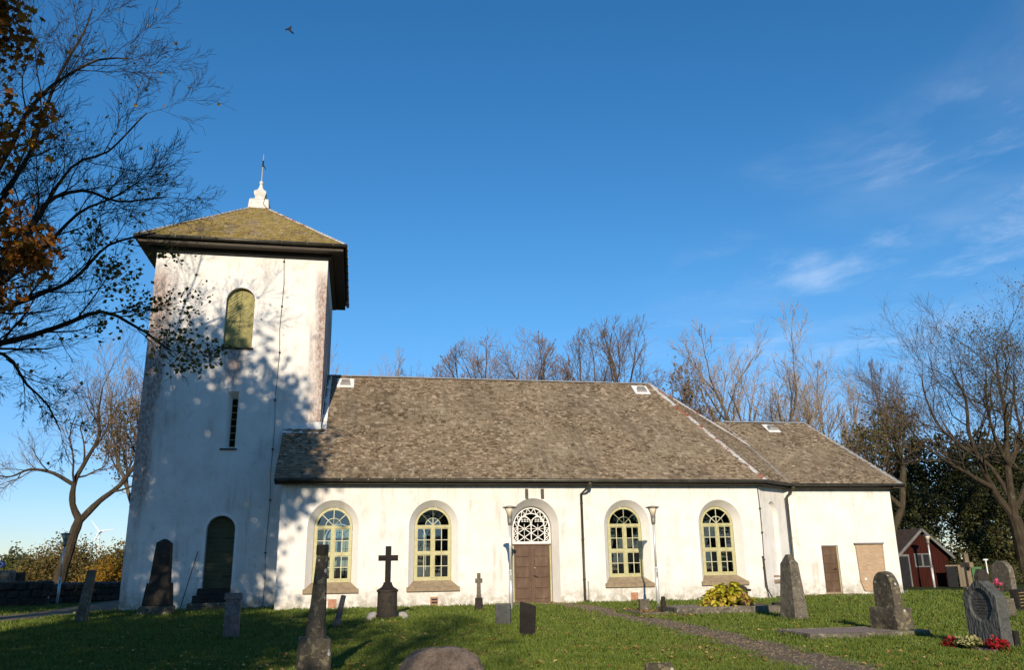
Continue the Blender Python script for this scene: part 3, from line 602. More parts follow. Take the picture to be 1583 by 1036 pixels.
# --- tower
TX0, TX1, TY0, TY1, TH = -5.48, 1.11, 2.27, 9.0, 13.60
TDF = arch(-2.25, 0.50, 0.62, 2.76, 3.27, 20); TDB = arch(-2.25, 0.50, 0.62, 2.76, 3.27, 20)
BF = arch(-2.18, 0.54, 9.66, 11.58, 12.13, 20); BB = BF
SF = [(-2.42, 5.74), (-1.98, 5.74), (-1.97, 7.94), (-2.43, 7.94)]; SB = [(-2.25, 5.84), (-2.05, 5.84), (-2.05, 7.72), (-2.25, 7.72)]
mb = MB(); wall_panel(mb, [(TX0, -0.3), (TX1, -0.3), (TX1, TH), (TX0, TH)], [TDF, BF, SF], TY0)
mb.add([(TX1, TY0, 3), (TX1, TY1, 3), (TX1, TY1, TH), (TX1, TY0, TH)], [(0, 1, 2, 3)]); mb.add([(TX1, TY1, -0.3), (TX0, TY1, -0.3), (TX0, TY1, TH), (TX1, TY1, TH)], [(0, 1, 2, 3)]); mb.add([(TX0, TY1, -0.3), (TX0, TY0, -0.3), (TX0, TY0, TH), (TX0, TY1, TH)], [(0, 1, 2, 3)])
tw = mb.obj('tower_wall', 'tower_plaster', church, fix=False)
for nm_, a_, b_, d_ in (('door_reveal', TDF, TDB, .30), ('belfry_reveal', BF, BB, .28), ('slit_reveal', SF, SB, .40)): mb = MB(); reveal(mb, a_, b_, TY0, TY0+d_); mb.obj(nm_, 'trim_plaster', tw, fix=False)
def surround(cx, hw, z0, zs, zt, w, nm):
    a = arch(cx, hw, z0, zs, zt, 20); b = arch(cx, hw+w, z0, zs, zt+w, 20); a = a[1:]+a[:1]; b = b[1:]+b[:1]
    m = MB(); n = len(a); y0, y1 = TY0-0.022, TY0+0.05
    m.add([(x, y0, z) for x, z in a]+[(x, y0, z) for x, z in b]+[(x, y1, z) for x, z in a]+[(x, y1, z) for x, z in b], [f for i in range(n-1) for f in ((i, i+1, n+i+1, n+i), (n+i, n+i+1, 3*n+i+1, 3*n+i), (i, 2*n+i, 2*n+i+1, i+1))])
    m.obj(nm, 'trim_plaster', tw, fix=False)
surround(-2.25, 0.50, 0.62, 2.76, 3.27, 0.12, 'door_surround'); surround(-2.18, 0.54, 9.66, 11.58, 12.13, 0.13, 'belfry_surround')
# belfry shutters with herringbone boards
sh = arch(-2.18, 0.52, 9.67, 11.58, 12.11, 24)
for sx in (-1, 1):
    half = clip(sh, sx*-1, 0, sx*2.18+(-0.006)) if sx > 0 else clip(sh, 1, 0, -2.18-0.006)
    m = MB(); m.prism(half, TY0+0.20, TY0+0.24); s_ = m.obj('belfry_shutter', 'olive_board', church)
    w = 0.105
    for i in range(46):
        c0 = 9.0+i*w*1.25
        # boards rise towards the centre line
        a, b = (-0.62, 0.78) if sx < 0 else (0.62, 0.78)
        k = a*-2.18+b*c0
        p = clip(half, a, b, k+w*b-0.010); p = clip(p, -a, -b, -k) if len(p) > 2 else []
        if len(p) > 2: m = MB(); m.prism(p, TY0+0.178+random.uniform(0, .006), TY0+0.199); m.obj('board', 'olive_board', s_)
dbox('belfry_sill', 'brown_trim', church, -2.78, -1.58, TY0-0.05, TY0+0.24, 9.60, 9.668)
# slit window
slit = dbox('slit_window', 'soft_black', church, -2.25, -2.05, TY0+0.40, TY0+0.44, 5.84, 7.72)
for i in range(7): dbox('pane', 'glass', slit, -2.24, -2.06, TY0+0.385, TY0+0.39, 5.87+i*0.264, 5.87+i*0.264+0.23)
for i in range(8): dbox('glazing_bar', 'olive_board', slit, -2.25, -2.05, TY0+0.37, TY0+0.40, 5.84+i*0.264, 5.87+i*0.264)
dbox('slit_sill', 'brown_trim', church, -2.52, -1.90, TY0-0.05, TY0+0.06, 5.68, 5.738)
# tower door of horizontal boards
td = bpy.data.objects.new('tower_door', None); COL.objects.link(td); td.parent = church
da = arch(-2.25, 0.49, 0.62, 2.76, 3.26, 24)
for i in range(16):
    z = 0.62+i*0.17; p = clip(clip(da, 0, -1, -z), 0, 1, z+0.164)
    if len(p) > 2: m = MB(); m.prism(p, TY0+0.22+random.uniform(0, .008), TY0+0.27); m.obj('board', 'green_door', td)
for z in (1.10, 2.45): m = MB(); m.box(-2.10, -1.77, TY0+0.205, TY0+0.22, z, z+0.05); m.obj('strap_hinge', 'iron', td)
# lightning conductor cables with clips
def cable(pts, r, clips, nrm, par, nm='lightning_conductor'):
    m = MB(); m.tube(pts, r, 6); c = m.obj(nm, 'brown_trim', par)
    for p in clips: m = MB(); m.box(p[0]-0.035, p[0]+0.035, p[1]-0.02, p[1]+0.03, p[2]-0.03, p[2]+0.03); m.obj('clip', 'brown_trim', c)
zz = [0.02+i*0.95 for i in range(15)]+[13.55]
pts = [(-0.60+0.03*math.sin(i*2.1), TY0-0.035, z) for i, z in enumerate(zz)]
cable(pts, 0.010, pts[2::2], None, church)
pts = [(L-0.0+0.02*math.sin(i*1.7), -0.04-0.0, z) for i, z in enumerate([0.0, 0.4, 0.6, 1.4, 2.4, 3.3, 4.2])]
cable(pts, 0.012, pts[3:6], None, church)
cable([(L-0.06, -0.05, 1.5), (L-0.06, -0.07, 0.45), (L+0.10, -0.15, 0.05)], 0.024, [(L-0.06, -0.05, 1.5), (L-0.06, -0.05, 1.1)], None, church, 'earth_cable')

# --- roofs
def roof_face(poly, mat, par, course=0.165, wmin=0.11, wmax=0.26, name='shingles', seed=1, th=0.03):
    """poly: 3D points, first edge is the eave; lays overlapping shingles on it"""
    rng = random.Random(seed); P = [Vector(p) for p in poly]; u = (P[1]-P[0]).normalized()
    n = u.cross(P[2]-P[0]).normalized()
    if n.z < 0: n = -n
    v = n.cross(u)
    if v.z < 0: v = -v
    loc = [((p-P[0]).dot(u), (p-P[0]).dot(v)) for p in P]; H = max(q[1] for q in loc); mb = MB(); k = 0; y = 0
    while y < H-0.02:
        ym = y+course*0.5; xs_ = []
        for a, b in zip(loc, loc[1:]+loc[:1]):
            if (a[1]-ym)*(b[1]-ym) < 0: xs_.append(a[0]+(b[0]-a[0])*(ym-a[1])/(b[1]-a[1]))
        if len(xs_) >= 2:
            x0, x1 = min(xs_), max(xs_); x = x0-rng.uniform(0, 0.03)
            while x < x1:
                w = rng.uniform(wmin, wmax); xe = min(x+w-0.008, x1+0.01)
                if xe-x > 0.03:
                    t0 = th*rng.uniform(0.5, 1.7); drop = rng.uniform(-0.035, 0.035)-(.07 if rng.random() < .03 else 0); tone = min(1, max(0, rng.gauss(0.48, 0.21)))
                    ya = y+drop; yb = min(y+course*1.5, H+0.02); sk = rng.uniform(-0.006, 0.006)
                    q = [P[0]+u*a+v*b+n*c for a, b, c in ((x, ya, t0), (xe, ya+sk, t0*rng.uniform(.8, 1.15)), (xe, yb, 0.006), (x, yb, 0.006), (x, ya, -0.01), (xe, ya+sk, -0.01))]
                    mb.add(q, [(0, 1, 2, 3), (4, 5, 1, 0), (4, 0, 3), (5, 2, 1)], tone)
                x += w
        y += course; k += 1
    ob = mb.obj(name, mat, par, fix=False); tag(ob, kind='stuff'); return ob
def moss(poly, par, n, seed, name='moss'):
    rng = random.Random(seed); P = [Vector(p) for p in poly]; u = (P[1]-P[0]).normalized(); nn = u.cross(P[2]-P[0]).normalized()
    if nn.z < 0: nn = -nn
    v = nn.cross(u); v = v if v.z > 0 else -v
    loc = [((p-P[0]).dot(u), (p-P[0]).dot(v)) for p in P]; X0, X1 = min(q[0] for q in loc), max(q[0] for q in loc); H = max(q[1] for q in loc); mb = MB(); k = 0; tries = 0
    while k < n and tries < n*25:
        tries += 1; x = rng.uniform(X0, X1); y = rng.uniform(0.05, H-.1); c = []
        for a, b in zip(loc, loc[1:]+loc[:1]):
            if (a[1]-y)*(b[1]-y) < 0: c.append(a[0]+(b[0]-a[0])*(y-a[1])/(b[1]-a[1]))
        if len(c) < 2 or not (min(c)+.1 < x < max(c)-.1): continue
        p = P[0]+u*x+v*y; m_ = mnoise.noise(p*.45+Vector((3, 7, 1)))+.55*mnoise.noise(p*1.6)
        if m_ < rng.uniform(-.25, .5): continue
        s_ = rng.uniform(.025, .065)*(1+max(0, m_)); h_ = s_*rng.uniform(.3, .6); n_ = 6; q = rng.uniform(0, 6.28)
        ring = [p+(u*math.cos(q+i*6.2832/n_)*1.5+v*math.sin(q+i*6.2832/n_))*s_*rng.uniform(.7, 1.25)+nn*.012 for i in range(n_)]
        mid = [p+(r_-p)*.6+nn*(h_*rng.uniform(.6, .9)+.01) for r_ in ring]
        mb.add(ring+mid+[p+nn*(h_+.015)], [(i, (i+1) % n_, n_+(i+1) % n_, n_+i) for i in range(n_)]+[(n_+i, n_+(i+1) % n_, 2*n_) for i in range(n_)], min(1, max(0, rng.gauss(.45, .3)))); k += 1
    ob = mb.obj(name, 'moss', par, fix=False, smooth=True); tag(ob, kind='stuff'); return ob
def slab(poly, mat, par, nm, t_=0.06):
    P = [Vector(p) for p in poly]; n = (P[1]-P[0]).cross(P[2]-P[0]).normalized()
    if n.z < 0: n = -n
    m = MB(); k = len(P); m.add([p-n*0.012 for p in P]+[p-n*t_ for p in P], [tuple(range(k)), tuple(range(2*k-1, k-1, -1))]+[(i, k+i, k+(i+1) % k, (i+1) % k) for i in range(k)])
    return m.obj(nm, mat, par)
OE = 0.40
e0 = (-0.22, -OE, HE); e1 = (18.03, -OE, HE); r0 = (-0.22, RY, RZ); r1 = (RX, RY, RZ)
A38 = R(38); e2 = (18.03+math.cos(A38)*4.95, -OE+math.sin(A38)*4.95, HE); e3 = (e2[0], DEP-e2[1], HE); e4 = (18.03, DEP+OE, HE); e5 = (-0.22, DEP+OE, HE)
nroof = slab([e0, e1, r1, r0], 'roof_board', church, 'nave_roof')
roof_face([e0, e1, r1, r0], 'shingle', nroof, seed=3); moss([e0, e1, r1, r0], nroof, 7500, 4)
for i, poly in enumerate(([e1, e2, r1], [e2, e3, r1], [e3, e4, r1], [e4, e5, r0, r1])):
    s_ = slab(poly, 'roof_board', church, 'apse_roof' if i < 3 else 'north_roof')
    if i < 3: roof_face(poly, 'shingle', s_, seed=10+i); moss(poly, s_, 500, 40+i)
    else: roof_face(poly, 'shingle', s_, 0.37, 0.3, 0.6, seed=15)
# sacristy roof
SO = 0.37; sz = 7.70; g0 = (17.6, SY-SO, HE-0.01); g1 = (SX1+SO, SY-SO, HE-0.01); g2 = (SX1+SO, SN+SO, HE-0.01); g3 = (17.6, SN+SO, HE-0.01); q0 = (17.4, RY, sz); q1 = (23.62, RY, sz)
# clip the west end of the sacristy slope against the choir facet so that they meet in a valley
def plane_of(a, b, c): a, b, c = map(Vector, (a, b, c)); n = (b-a).cross(c-a).normalized(); return a, n
pa, pn = plane_of(e1, e2, r1); pn = pn if pn.z > 0 else -pn
def clip3(poly, p0, n):
    out = []
    for a, b in zip(poly, poly[1:]+poly[:1]):
        a = Vector(a); b = Vector(b); da = (a-p0).dot(n); db = (b-p0).dot(n)
        if da >= 0: out.append(a)
        if da*db < 0: out.append(a+(b-a)*(da/(da-db)))
    return out
sp = clip3([g0, g1, q1, q0], pa-pn*0.01, pn)
# rotate the list so that the eave edge is first
for i in range(len(sp)):
    if abs(sp[i].z-HE) < 0.05 and abs(sp[(i+1) % len(sp)].z-HE) < 0.05: sp = sp[i:]+sp[:i]; break
sp2 = clip3([g0, g1, q1, q0], pa-pn*0.9, pn)
for i in range(len(sp2)):
    if abs(sp2[i].z-HE) < 0.05 and abs(sp2[(i+1) % len(sp2)].z-HE) < 0.05: sp2 = sp2[i:]+sp2[:i]; break
sp2 = [p if p.z > HE+.05 or p.x > 20.5 else sp[0].copy() for p in sp2]
sroof = slab([tuple(p) for p in sp2], 'roof_board', church, 'sacristy_roof'); roof_face([tuple(p) for p in sp2], 'shingle', sroof, seed=21); moss([tuple(p) for p in sp2], sroof, 1500, 50)
s_ = slab([g1, g2, q1], 'roof_board', church, 'sacristy_roof'); roof_face([g1, g2, q1], 'shingle', s_, seed=22)
slab([g2, g3, q0, q1], 'roof_board', church, 'sacristy_roof')
VT, VB = [p for p in sp if p.z > 6][-1] if sp else None, sp[0]
# tower roof
TO = 0.66; TZE = 13.92; t0 = (TX0-TO, TY0-TO, TZE); t1 = (TX1+TO, TY0-TO, TZE); t2 = (TX1+TO, TY1+TO, TZE); t3 = (TX0-TO, TY1+TO, TZE); ap = ((TX0+TX1)/2, (TY0+TY1)/2, 17.22)
for i, poly in enumerate(([t0, t1, ap], [t1, t2, ap], [t2, t3, ap], [t3, t0, ap])):
    s_ = slab(poly, 'roof_board', church, 'tower_roof'); roof_face(poly, 'mossy_shingle', s_, seed=30+i)
m = MB(); m.box(TX0-TO+0.06, TX1+TO-0.06, TY0-TO+0.06, TY1+TO-0.06, TZE-0.26, TZE-0.10); m.obj('tower_soffit', 'brown_trim', church)
m = MB(); m.box(TX0-0.16, TX1+0.16, TY0-0.16, TY1+0.16, TZE-0.42, TZE-0.262); m.obj('tower_cornice', 'brown_trim', church)
# eaves boards
def eave_board(pts, nm, zt, drop, inset=0.07, mat='brown_trim', out=0.0):
    m = MB()
    for (x0, y0), (x1, y1) in zip(pts, pts[1:]):
        d = Vector((x1-x0, y1-y0, 0)).normalized(); n = Vector((-d.y, d.x, 0))
        a = Vector((x0, y0, 0))+n*inset; b = Vector((x1, y1, 0))+n*inset; w = n*0.36
        m.add([(*(a).xy, zt), (*(b).xy, zt), (*(b+w).xy, zt), (*(a+w).xy, zt), (*(a).xy, zt-drop), (*(b).xy, zt-drop), (*(b+w).xy, zt-drop), (*(a+w).xy, zt-drop)], [(0, 3, 2, 1), (4, 5, 6, 7), (0, 1, 5, 4), (1, 2, 6, 5), (2, 3, 7, 6), (3, 0, 4, 7)])
    return m.obj(nm, mat, church)
GV = (sp[0].x, sp[0].y)
eave_board([(e0[0], e0[1]), (e1[0]-0.02, e1[1])], 'eaves_board', HE-0.03, 0.13); eave_board([(e1[0], e1[1]), (GV[0]+0.1, GV[1]+0.08)], 'eaves_board', HE-0.032, 0.128); eave_board([(GV[0], g1[1]), (g1[0], g1[1])], 'eaves_board', HE-0.04, 0.125); eave_board([(g1[0], g1[1]), (g2[0], g2[1])], 'eaves_board', HE-0.043, 0.12)
def gutter(pts, r=0.062, nm='gutter'):
    m = MB(); m.tube(pts, r, 10); g = m.obj(nm, 'gutter_metal', church, smooth=True)
    for a, b in zip(pts, pts[1:]):
        n = max(1, int((Vector(b)-Vector(a)).length/0.9))
        for i in range(n):
            p = Vector(a).lerp(Vector(b), (i+0.5)/n); d = (Vector(b)-Vector(a)).normalized()*0.02
            m = MB(); m.tube([p-d, p+d], r+0.010, 10); m.obj('gutter_bracket', 'gutter_metal', g)
    return g
gz = HE-0.035; gutter([(e0[0], e0[1]-0.05, gz), (e1[0]+0.02, e1[1]-0.05, gz), (GV[0]+0.03, GV[1]-0.06, gz), (g1[0]+0.05, g1[1]-0.05, gz)])
gutter([(t0[0]-0.05, t0[1]-0.05, TZE-0.05), (t1[0]+0.05, t1[1]-0.05, TZE-0.05), (t2[0]+0.05, t2[1]+0.05, TZE-0.05)], 0.075); gutter([(t0[0]-0.05, t0[1]-0.05, TZE-0.06), (t3[0]-0.05, t3[1]+0.05, TZE-0.06)], 0.07)
def downpipe(x, y, yg, dz=0.0, shift=-0.25):
    m = MB(); m.tube([(x+0.0, yg, gz-0.05), (x+0.0, yg, gz-0.16), (x+shift*0.4, yg+0.06, gz-0.28), (x+shift, y-0.09, gz-0.45), (x+shift, y-0.09, 0.12), (x+shift+0.05, y-0.2, 0.06)], 0.046, 10); d = m.obj('downpipe', 'gutter_metal', church, smooth=True)
    m = MB(); m.lathe([(0.045, -0.10), (0.085, 0.0), (0.085, 0.03)], 0, 0, 12); m.obj('hopper', 'gutter_metal', d, (x, yg, gz-0.12))
    for z in (0.8, 2.2, 3.5): m = MB(); m.tube([(x+shift, y-0.09, z), (x+shift, y-0.09, z+0.04)], 0.058, 10); m.obj('pipe_clip', 'gutter_metal', d)
    return d
dp = downpipe(11.02, 0, e0[1]-0.05); m = MB(); m.tube([(10.92, -0.06, 0.05), (10.92, -0.06, 0.75)], 0.02, 8); m.obj('earth_rod', 'flashing_metal', dp)
downpipe(GV[0]+0.10, SY-0.12, GV[1]-0.02, shift=-0.22)
# ridge and hip caps
def cap(a, b, w, nm, mat, lift=0.03, par=church, seg=1.0):
    a = Vector(a); b = Vector(b); d = (b-a).normalized(); s = d.cross(Vector((0, 0, 1))).normalized(); up = s.cross(d); m = MB(); n = max(1, int((b-a).length/seg))
    for i in range(n):
        p = a.lerp(b, i/n); q = a.lerp(b, (i+1)/n)-d*0.012; j = 0.004*(i % 2)
        vs = []
        for e in (p, q): vs += [e+up*(lift-w*0.30+j)+s*w, e+up*(lift+0.03+j)+s*w*0.3, e+up*(lift+0.03+j)-s*w*0.3, e+up*(lift-w*0.30+j)-s*w, e-up*0.02]
        m.add(vs, [(0, 1, 6, 5), (1, 2, 7, 6), (2, 3, 8, 7), (0, 5, 9, 4), (3, 4, 9, 8), (0, 4, 3, 2, 1), (5, 6, 7, 8, 9)])
    return m.obj(nm, mat, par)
cap((TX1, RY, RZ+0.02), r1, 0.11, 'ridge_cap', 'flashing_metal'); cap(r1, e1, 0.12, 'hip_cap', 'hip_metal'); cap(r1, e2, 0.10, 'hip_cap', 'hip_metal')
sq = min(sp, key=lambda p: (abs(p.z-sz), p.x)); cap(sq, q1, 0.14, 'ridge_cap', 'flashing_metal'); cap(q1, g1, 0.11, 'hip_cap', 'flashing_metal'); cap(q1, g2, 0.11, 'hip_cap', 'flashing_metal')
cap(sq+Vector((0, 0, 0.02)), sp[0]+Vector((0, 0, 0.05)), 0.045, 'valley_flashing', 'flashing_metal', 0.0)
for k, c in enumerate((t0, t1, t2, t3)): cap(ap, c, 0.10, 'hip_cap', 'hip_metal' if k == 1 else 'flashing_metal')
# white flashing where the tower passes through the nave roof
def zr(y): return HE+(RZ-HE)*(y+OE)/(RY+OE)
m = MB(); m.add([(-0.25, TY0-0.03, zr(TY0)-0.02), (TX1+0.03, TY0-0.03, zr(TY0)-0.02), (TX1+0.03, TY0-0.03, zr(TY0)+0.30), (-0.25, TY0-0.03, zr(TY0)+0.20), (-0.25, TY0-0.30, zr(TY0-.30)+0.06), (TX1+0.24, TY0-0.30, zr(TY0-.30)+0.06), (TX1+0.24, TY0, zr(TY0)+0.06)], [(0, 1, 2, 3), (0, 4, 5, 6, 1)])
m.add([(TX1+0.028, TY0-0.03, zr(TY0)), (TX1+0.028, RY, zr(RY)), (TX1+0.028, RY, zr(RY)+0.45), (TX1+0.028, TY0-0.03, zr(TY0)+0.40), (TX1+0.24, TY0-0.03, zr(TY0)+0.06), (TX1+0.24, RY, zr(RY)+0.06)], [(0, 1, 2, 3), (0, 4, 5, 1)])
m.obj('tower_flashing', 'white_sheet', church, fix=False)
# ridge hatches
def hatch(x, y, zf, slope_b, w=0.36):
    sv = Vector((0, math.cos(slope_b), math.sin(slope_b))); nn = Vector((0, -math.sin(slope_b), math.cos(slope_b))); o_ = Vector((x, y, zf(y)))+nn*0.05
    def P(a, b, c): return tuple(o_+Vector((1, 0, 0))*a+sv*b+nn*c)
    m = MB(); m.add([P(-w, -.42, 0), (P(w, -.42, 0)), P(w, .38, 0), P(-w, .38, 0), P(-w, -.42, .035), P(w, -.42, .035), P(w, .38, .035), P(-w, .38, .035)], [(0, 3, 2, 1), (4, 5, 6, 7), (0, 1, 5, 4), (1, 2, 6, 5), (2, 3, 7, 6), (3, 0, 4, 7)])
    h = m.obj('roof_hatch', 'white_sheet', church)
    m = MB(); m.add([P(-.24, -.26, .036), P(.24, -.26, .036), P(.16, .16, .036), P(-.16, .16, .036), P(-.20, -.24, .16), P(.20, -.24, .16), P(.13, .10, .10), P(-.13, .10, .10)], [(4, 5, 6, 7), (0, 1, 5, 4), (1, 2, 6, 5), (2, 3, 7, 6), (3, 0, 4, 7)]); c = m.obj('hatch_cowl', 'flashing_metal', h)
    for i in range(4):
        b = -.20+i*0.08; m = MB(); m.add([P(-.17, b, .155-i*.011), P(.17, b, .155-i*.011), P(.17, b+.05, .185-i*.011), P(-.17, b+.05, .185-i*.011)], [(0, 1, 2, 3)]); m.obj('slat', 'lead', c)
sb = math.atan2(RZ-HE, RY+OE); sb2 = math.atan2(sz-HE, RY-SY+SO)
hatch(1.95, 5.35, zr, sb); hatch(15.25, 5.35, zr, sb)
hatch(21.50, 5.30, lambda y: HE+(sz-HE)*(y-SY+SO)/(RY-SY+SO), sb2, 0.30)
# tower finial
fin = bpy.data.objects.new('finial', None); COL.objects.link(fin); fin.parent = church; fin.location = (ap[0], ap[1], ap[2]); fin.scale = (.82, .82, .98)
m = MB(); m.frus(0, 0, -0.32, 0.16, 1.12, 1.12, 1.02, 1.02); m.frus(0, 0, 0.16, 0.24, 1.02, 1.02, 0.70, 0.70); m.obj('plinth', 'white_flashing', fin, bevel=0.04)
m = MB()
prof = [(0.27, 0.22), (0.25, 0.34), (0.31, 0.48), (0.33, 0.58), (0.29, 0.66), (0.16, 0.76), (0.09, 0.90), (0.06, 1.06)]
for (ra, za), (rb, zb) in zip(prof, prof[1:]): m.frus(0, 0, za, zb, 2*ra, 2*ra, 2*rb, 2*rb)
m.obj('urn', 'white_flashing', fin)
m = MB(); m.lathe([(0.02, 1.02), (0.09, 1.07), (0.115, 1.14), (0.09, 1.21), (0.03, 1.26)], 0, 0, 14); m.obj('ball', 'white_flashing', fin, smooth=True)
m = MB(); m.tube([(0, 0, 1.2), (0.01, 0, 2.10), (0.015, 0, 2.62)], [0.04, 0.032, 0.022], 8); m.obj('rod', 'flashing_metal', fin)
m = MB(); m.tube([(0.01, 0, 1.98), (0.013, 0, 2.30)], 0.045, 8); m.tube([(0.01, 0, 2.10), (0.10, 0, 1.98), (0.18, 0, 1.86)], [0.035, 0.03, 0.02], 6); m.obj('vane', 'iron', fin)
cable([(0.3, -0.54, 0.2), (0.25, -0.56, -0.1), (0.45, -0.62, -0.34)], 0.012, [], None, fin, 'cable')

# ------------------------------------------------------------------ churchyard things
def lamp(x, y, h, label, post='lamp_metal', lean=0.0):
    e = empty('lamp_post', (x, y, gnd(x, y)), label, 'lamp post', 'funnel shaped churchyard lamps')
    m = MB(); m.tube([(0, 0, -0.1), (0, 0, h*0.36)], 0.058, 14); m.tube([(0, 0, h*0.36), (0, 0, h*0.38)], [0.058, 0.036], 14); m.tube([(0, 0, h*0.38), (0, 0, h*0.84)], 0.036, 14); m.obj('post', post, e, smooth=True)
    m = MB(); m.lathe([(0.055, h*0.81), (0.075, h*0.84), (0.085, h*0.90)], 0, 0, 18); m.obj('collar', 'lamp_hood', e, smooth=True)
    m = MB(); m.lathe([(0.080, h*0.90), (0.105, h*0.935), (0.165, h*0.978)], 0, 0, 18); m.obj('shade', 'lamp_glass', e, smooth=True)
    for i in range(4):
        a = i*math.pi/2+0.4; m = MB(); m.tube([(0.084*math.cos(a), 0.084*math.sin(a), h*0.89), (0.110*math.cos(a), 0.110*math.sin(a), h*0.935), (0.172*math.cos(a), 0.172*math.sin(a), h*0.978)], 0.010, 5); m.obj('rib', 'lamp_hood', e)
    m = MB(); m.lathe([(0.16, h*0.976), (0.235, h*0.985), (0.235, h*0.992), (0.12, h*1.0), (0.02, h*1.004)], 0, 0, 20); m.obj('cap', 'lamp_hood', e)
    m = MB(); m.box(-0.02, 0.02, -0.075, -0.05, 0.9, 1.05); m.obj('hatch_cover', 'lamp_hood', e)
    return e
lamp(7.52, -3.08, 3.22, 'grey lamp post with funnel head beside the brown church door'); lamp(12.57, -2.66, 3.22, 'grey lamp post in front of the third arched window')
lamp(-10.4, 11.59, 3.10, 'pale lamp post by the stone wall left of the tower'); lamp(30.54, 7.61, 2.52, 'white lamp post in front of the red shed')

def grave(name, x, y, label, cat='gravestone', rz=0, tilt=(0, 0), group=None):
    e = empty(name, (x, y, gnd(x, y)), label, cat, group, rz); e.rotation_euler = (tilt[0], tilt[1], rz); return e
def st(nm, mb, mat, e, bev=0.012, cuts=1, amp=0.006, fr=5, seed=1): return link(nm, rough_stone(mb, bev, cuts, amp, fr, seed), mat, e)
def fr(*a): m = MB(); m.frus(*a); return m
# dark obelisk by the tower
e = grave('obelisk_gravestone', -3.33, -1.82, 'tall dark granite obelisk on stepped base in front of the tower', tilt=(0, 0.02))
st('base', fr(0, 0, -0.15, 0.30, 1.0, 0.86, 0.90, 0.78), 'lichen_granite', e, 0.03, 2, 0.015); st('plinth', fr(0, 0, 0.30, 0.98, 0.80, 0.70, 0.66, 0.60), 'dark_granite', e, 0.02, 2, 0.008)
m = MB(); m.frus(0, 0, 0.98, 2.18, 0.56, 0.50, 0.42, 0.38); m.frus(0, 0, 2.18, 2.30, 0.42, 0.38, 0.10, 0.10); st('shaft', m, 'dark_granite', e, 0.008, 2, 0.004)
e = grave('stone_post', -4.62, -4.79, 'thin leaning grey stone post on the lawn left of the tower', tilt=(0, 0.09))
st('post', fr(0, 0, -0.2, 1.40, 0.30, 0.24, 0.20, 0.17), 'grey_granite', e, 0.02, 3, 0.02)
st('foot', fr(0, 0, -0.15, 0.10, 0.38, 0.32, 0.33, 0.28), 'grey_granite', e, 0.02, 2, 0.02)
e = grave('pillar_gravestone', 0.11, -10.93, 'squat pinkish granite pillar with cap and foot', rz=0.1)
st('foot', fr(0, 0, -0.15, 0.05, 0.46, 0.34, 0.40, 0.30), 'pink_granite', e); st('shaft', fr(0, 0, 0.05, 0.82, 0.33, 0.25, 0.30, 0.23), 'pink_granite', e); st('cap', fr(0, 0, 0.80, 0.94, 0.37, 0.29, 0.35, 0.27), 'pink_granite', e)
e = grave('column_gravestone', 2.08, -17.15, 'tall lichen covered stone column on square block in the foreground', tilt=(0, 0.035), rz=0.12)
m = MB(); m.frus(0, 0, -0.2, 0.52, 0.46, 0.42, 0.44, 0.40); st('block', m, 'lichen_granite', e, 0.02, 3, 0.02)
m = MB(); m.lathe([(0.150, 0.50), (0.142, 0.72), (0.112, 1.0), (0.084, 1.70), (0.082, 1.72)], 0, 0, 9); st('shaft', m, 'lichen_granite', e, 0, 1, 0.016, 6)
m = MB(); m.lathe([(0.082, 1.66), (0.090, 1.68), (0.090, 1.80), (0.082, 1.82)], 0, 0, 10); st('top', m, 'dark_granite', e, 0, 1, 0.006)
e = grave('stone_stub', 2.22, -8.44, 'small leaning stone stub between column and iron cross', tilt=(0, 0.20))
st('foot', fr(0, 0, -0.15, 0.16, 0.22, 0.2, 0.20, 0.18), 'pink_granite', e); st('shaft', fr(0, 0, 0.14, 0.78, 0.14, 0.13, 0.125, 0.11), 'pink_granite', e, 0.02, 2, 0.008)
e = grave('cross_gravestone', 3.51, -6.47, 'black iron cross on round stone pedestal before the white wall', rz=R(-5))
m = MB(); m.lathe([(0.30, -0.15), (0.30, 0.14), (0.272, 0.15), (0.262, 0.72), (0.29, 0.74), (0.29, 0.78)], 0, 0, 22); m.obj('pedestal', 'dark_granite', e)
m = MB(); m.lathe([(0.285, 0.78), (0.16, 0.86), (0.12, 0.93), (0.11, 0.98)], 0, 0, 22); m.obj('collar', 'black_iron_stone', e)
m = MB(); m.box(-0.076, 0.076, -0.06, 0.06, 0.96, 1.93); m.box(-0.265, -0.0762, -0.058, 0.058, 1.54, 1.69); m.box(0.0762, 0.265, -0.058, 0.058, 1.54, 1.69); m.obj('cross', 'black_iron_stone', e)
def boulder(name, x, y, sx, sy, sz_, mat, label, seed, cat='rock', sink=0.3, group=None, amp=0.18):
    bm = bmesh.new(); bmesh.ops.create_icosphere(bm, subdivisions=4, radius=1)
    off = Vector((seed*5.1, seed*2.3, seed*7.7))
    for v in bm.verts:
        v.co *= 1+amp*mnoise.noise(v.co*1.6+off)+amp*0.35*mnoise.noise(v.co*5+off); v.co = Vector((v.co.x*sx, v.co.y*sy, v.co.z*sz_))
    me = bpy.data.meshes.new(name); bm.to_mesh(me); bm.free()
    o_ = link(name, me, mat, None, (x, y, gnd(x, y)+sz_*(1-2*sink)), True); return tag(o_, label, cat, group)
boulder('rock', 3.14, -6.36, 0.18, 0.15, 0.16, 'white_quartz', 'whitish rock at the left foot of the iron cross', 1)
boulder('rock', 3.93, -6.0, 0.18, 0.14, 0.13, 'white_quartz', 'pale grey rock at the right foot of the iron cross', 2)
boulder('rock', 3.38, -6.85, 0.045, 0.045, 0.04, 'white_quartz', 'tiny white stone just in front of the iron cross', 3)
e = grave('small_cross_gravestone', 6.46, -3.32, 'slim grey stone cross on small plinth left of the lamp', rz=R(-8))
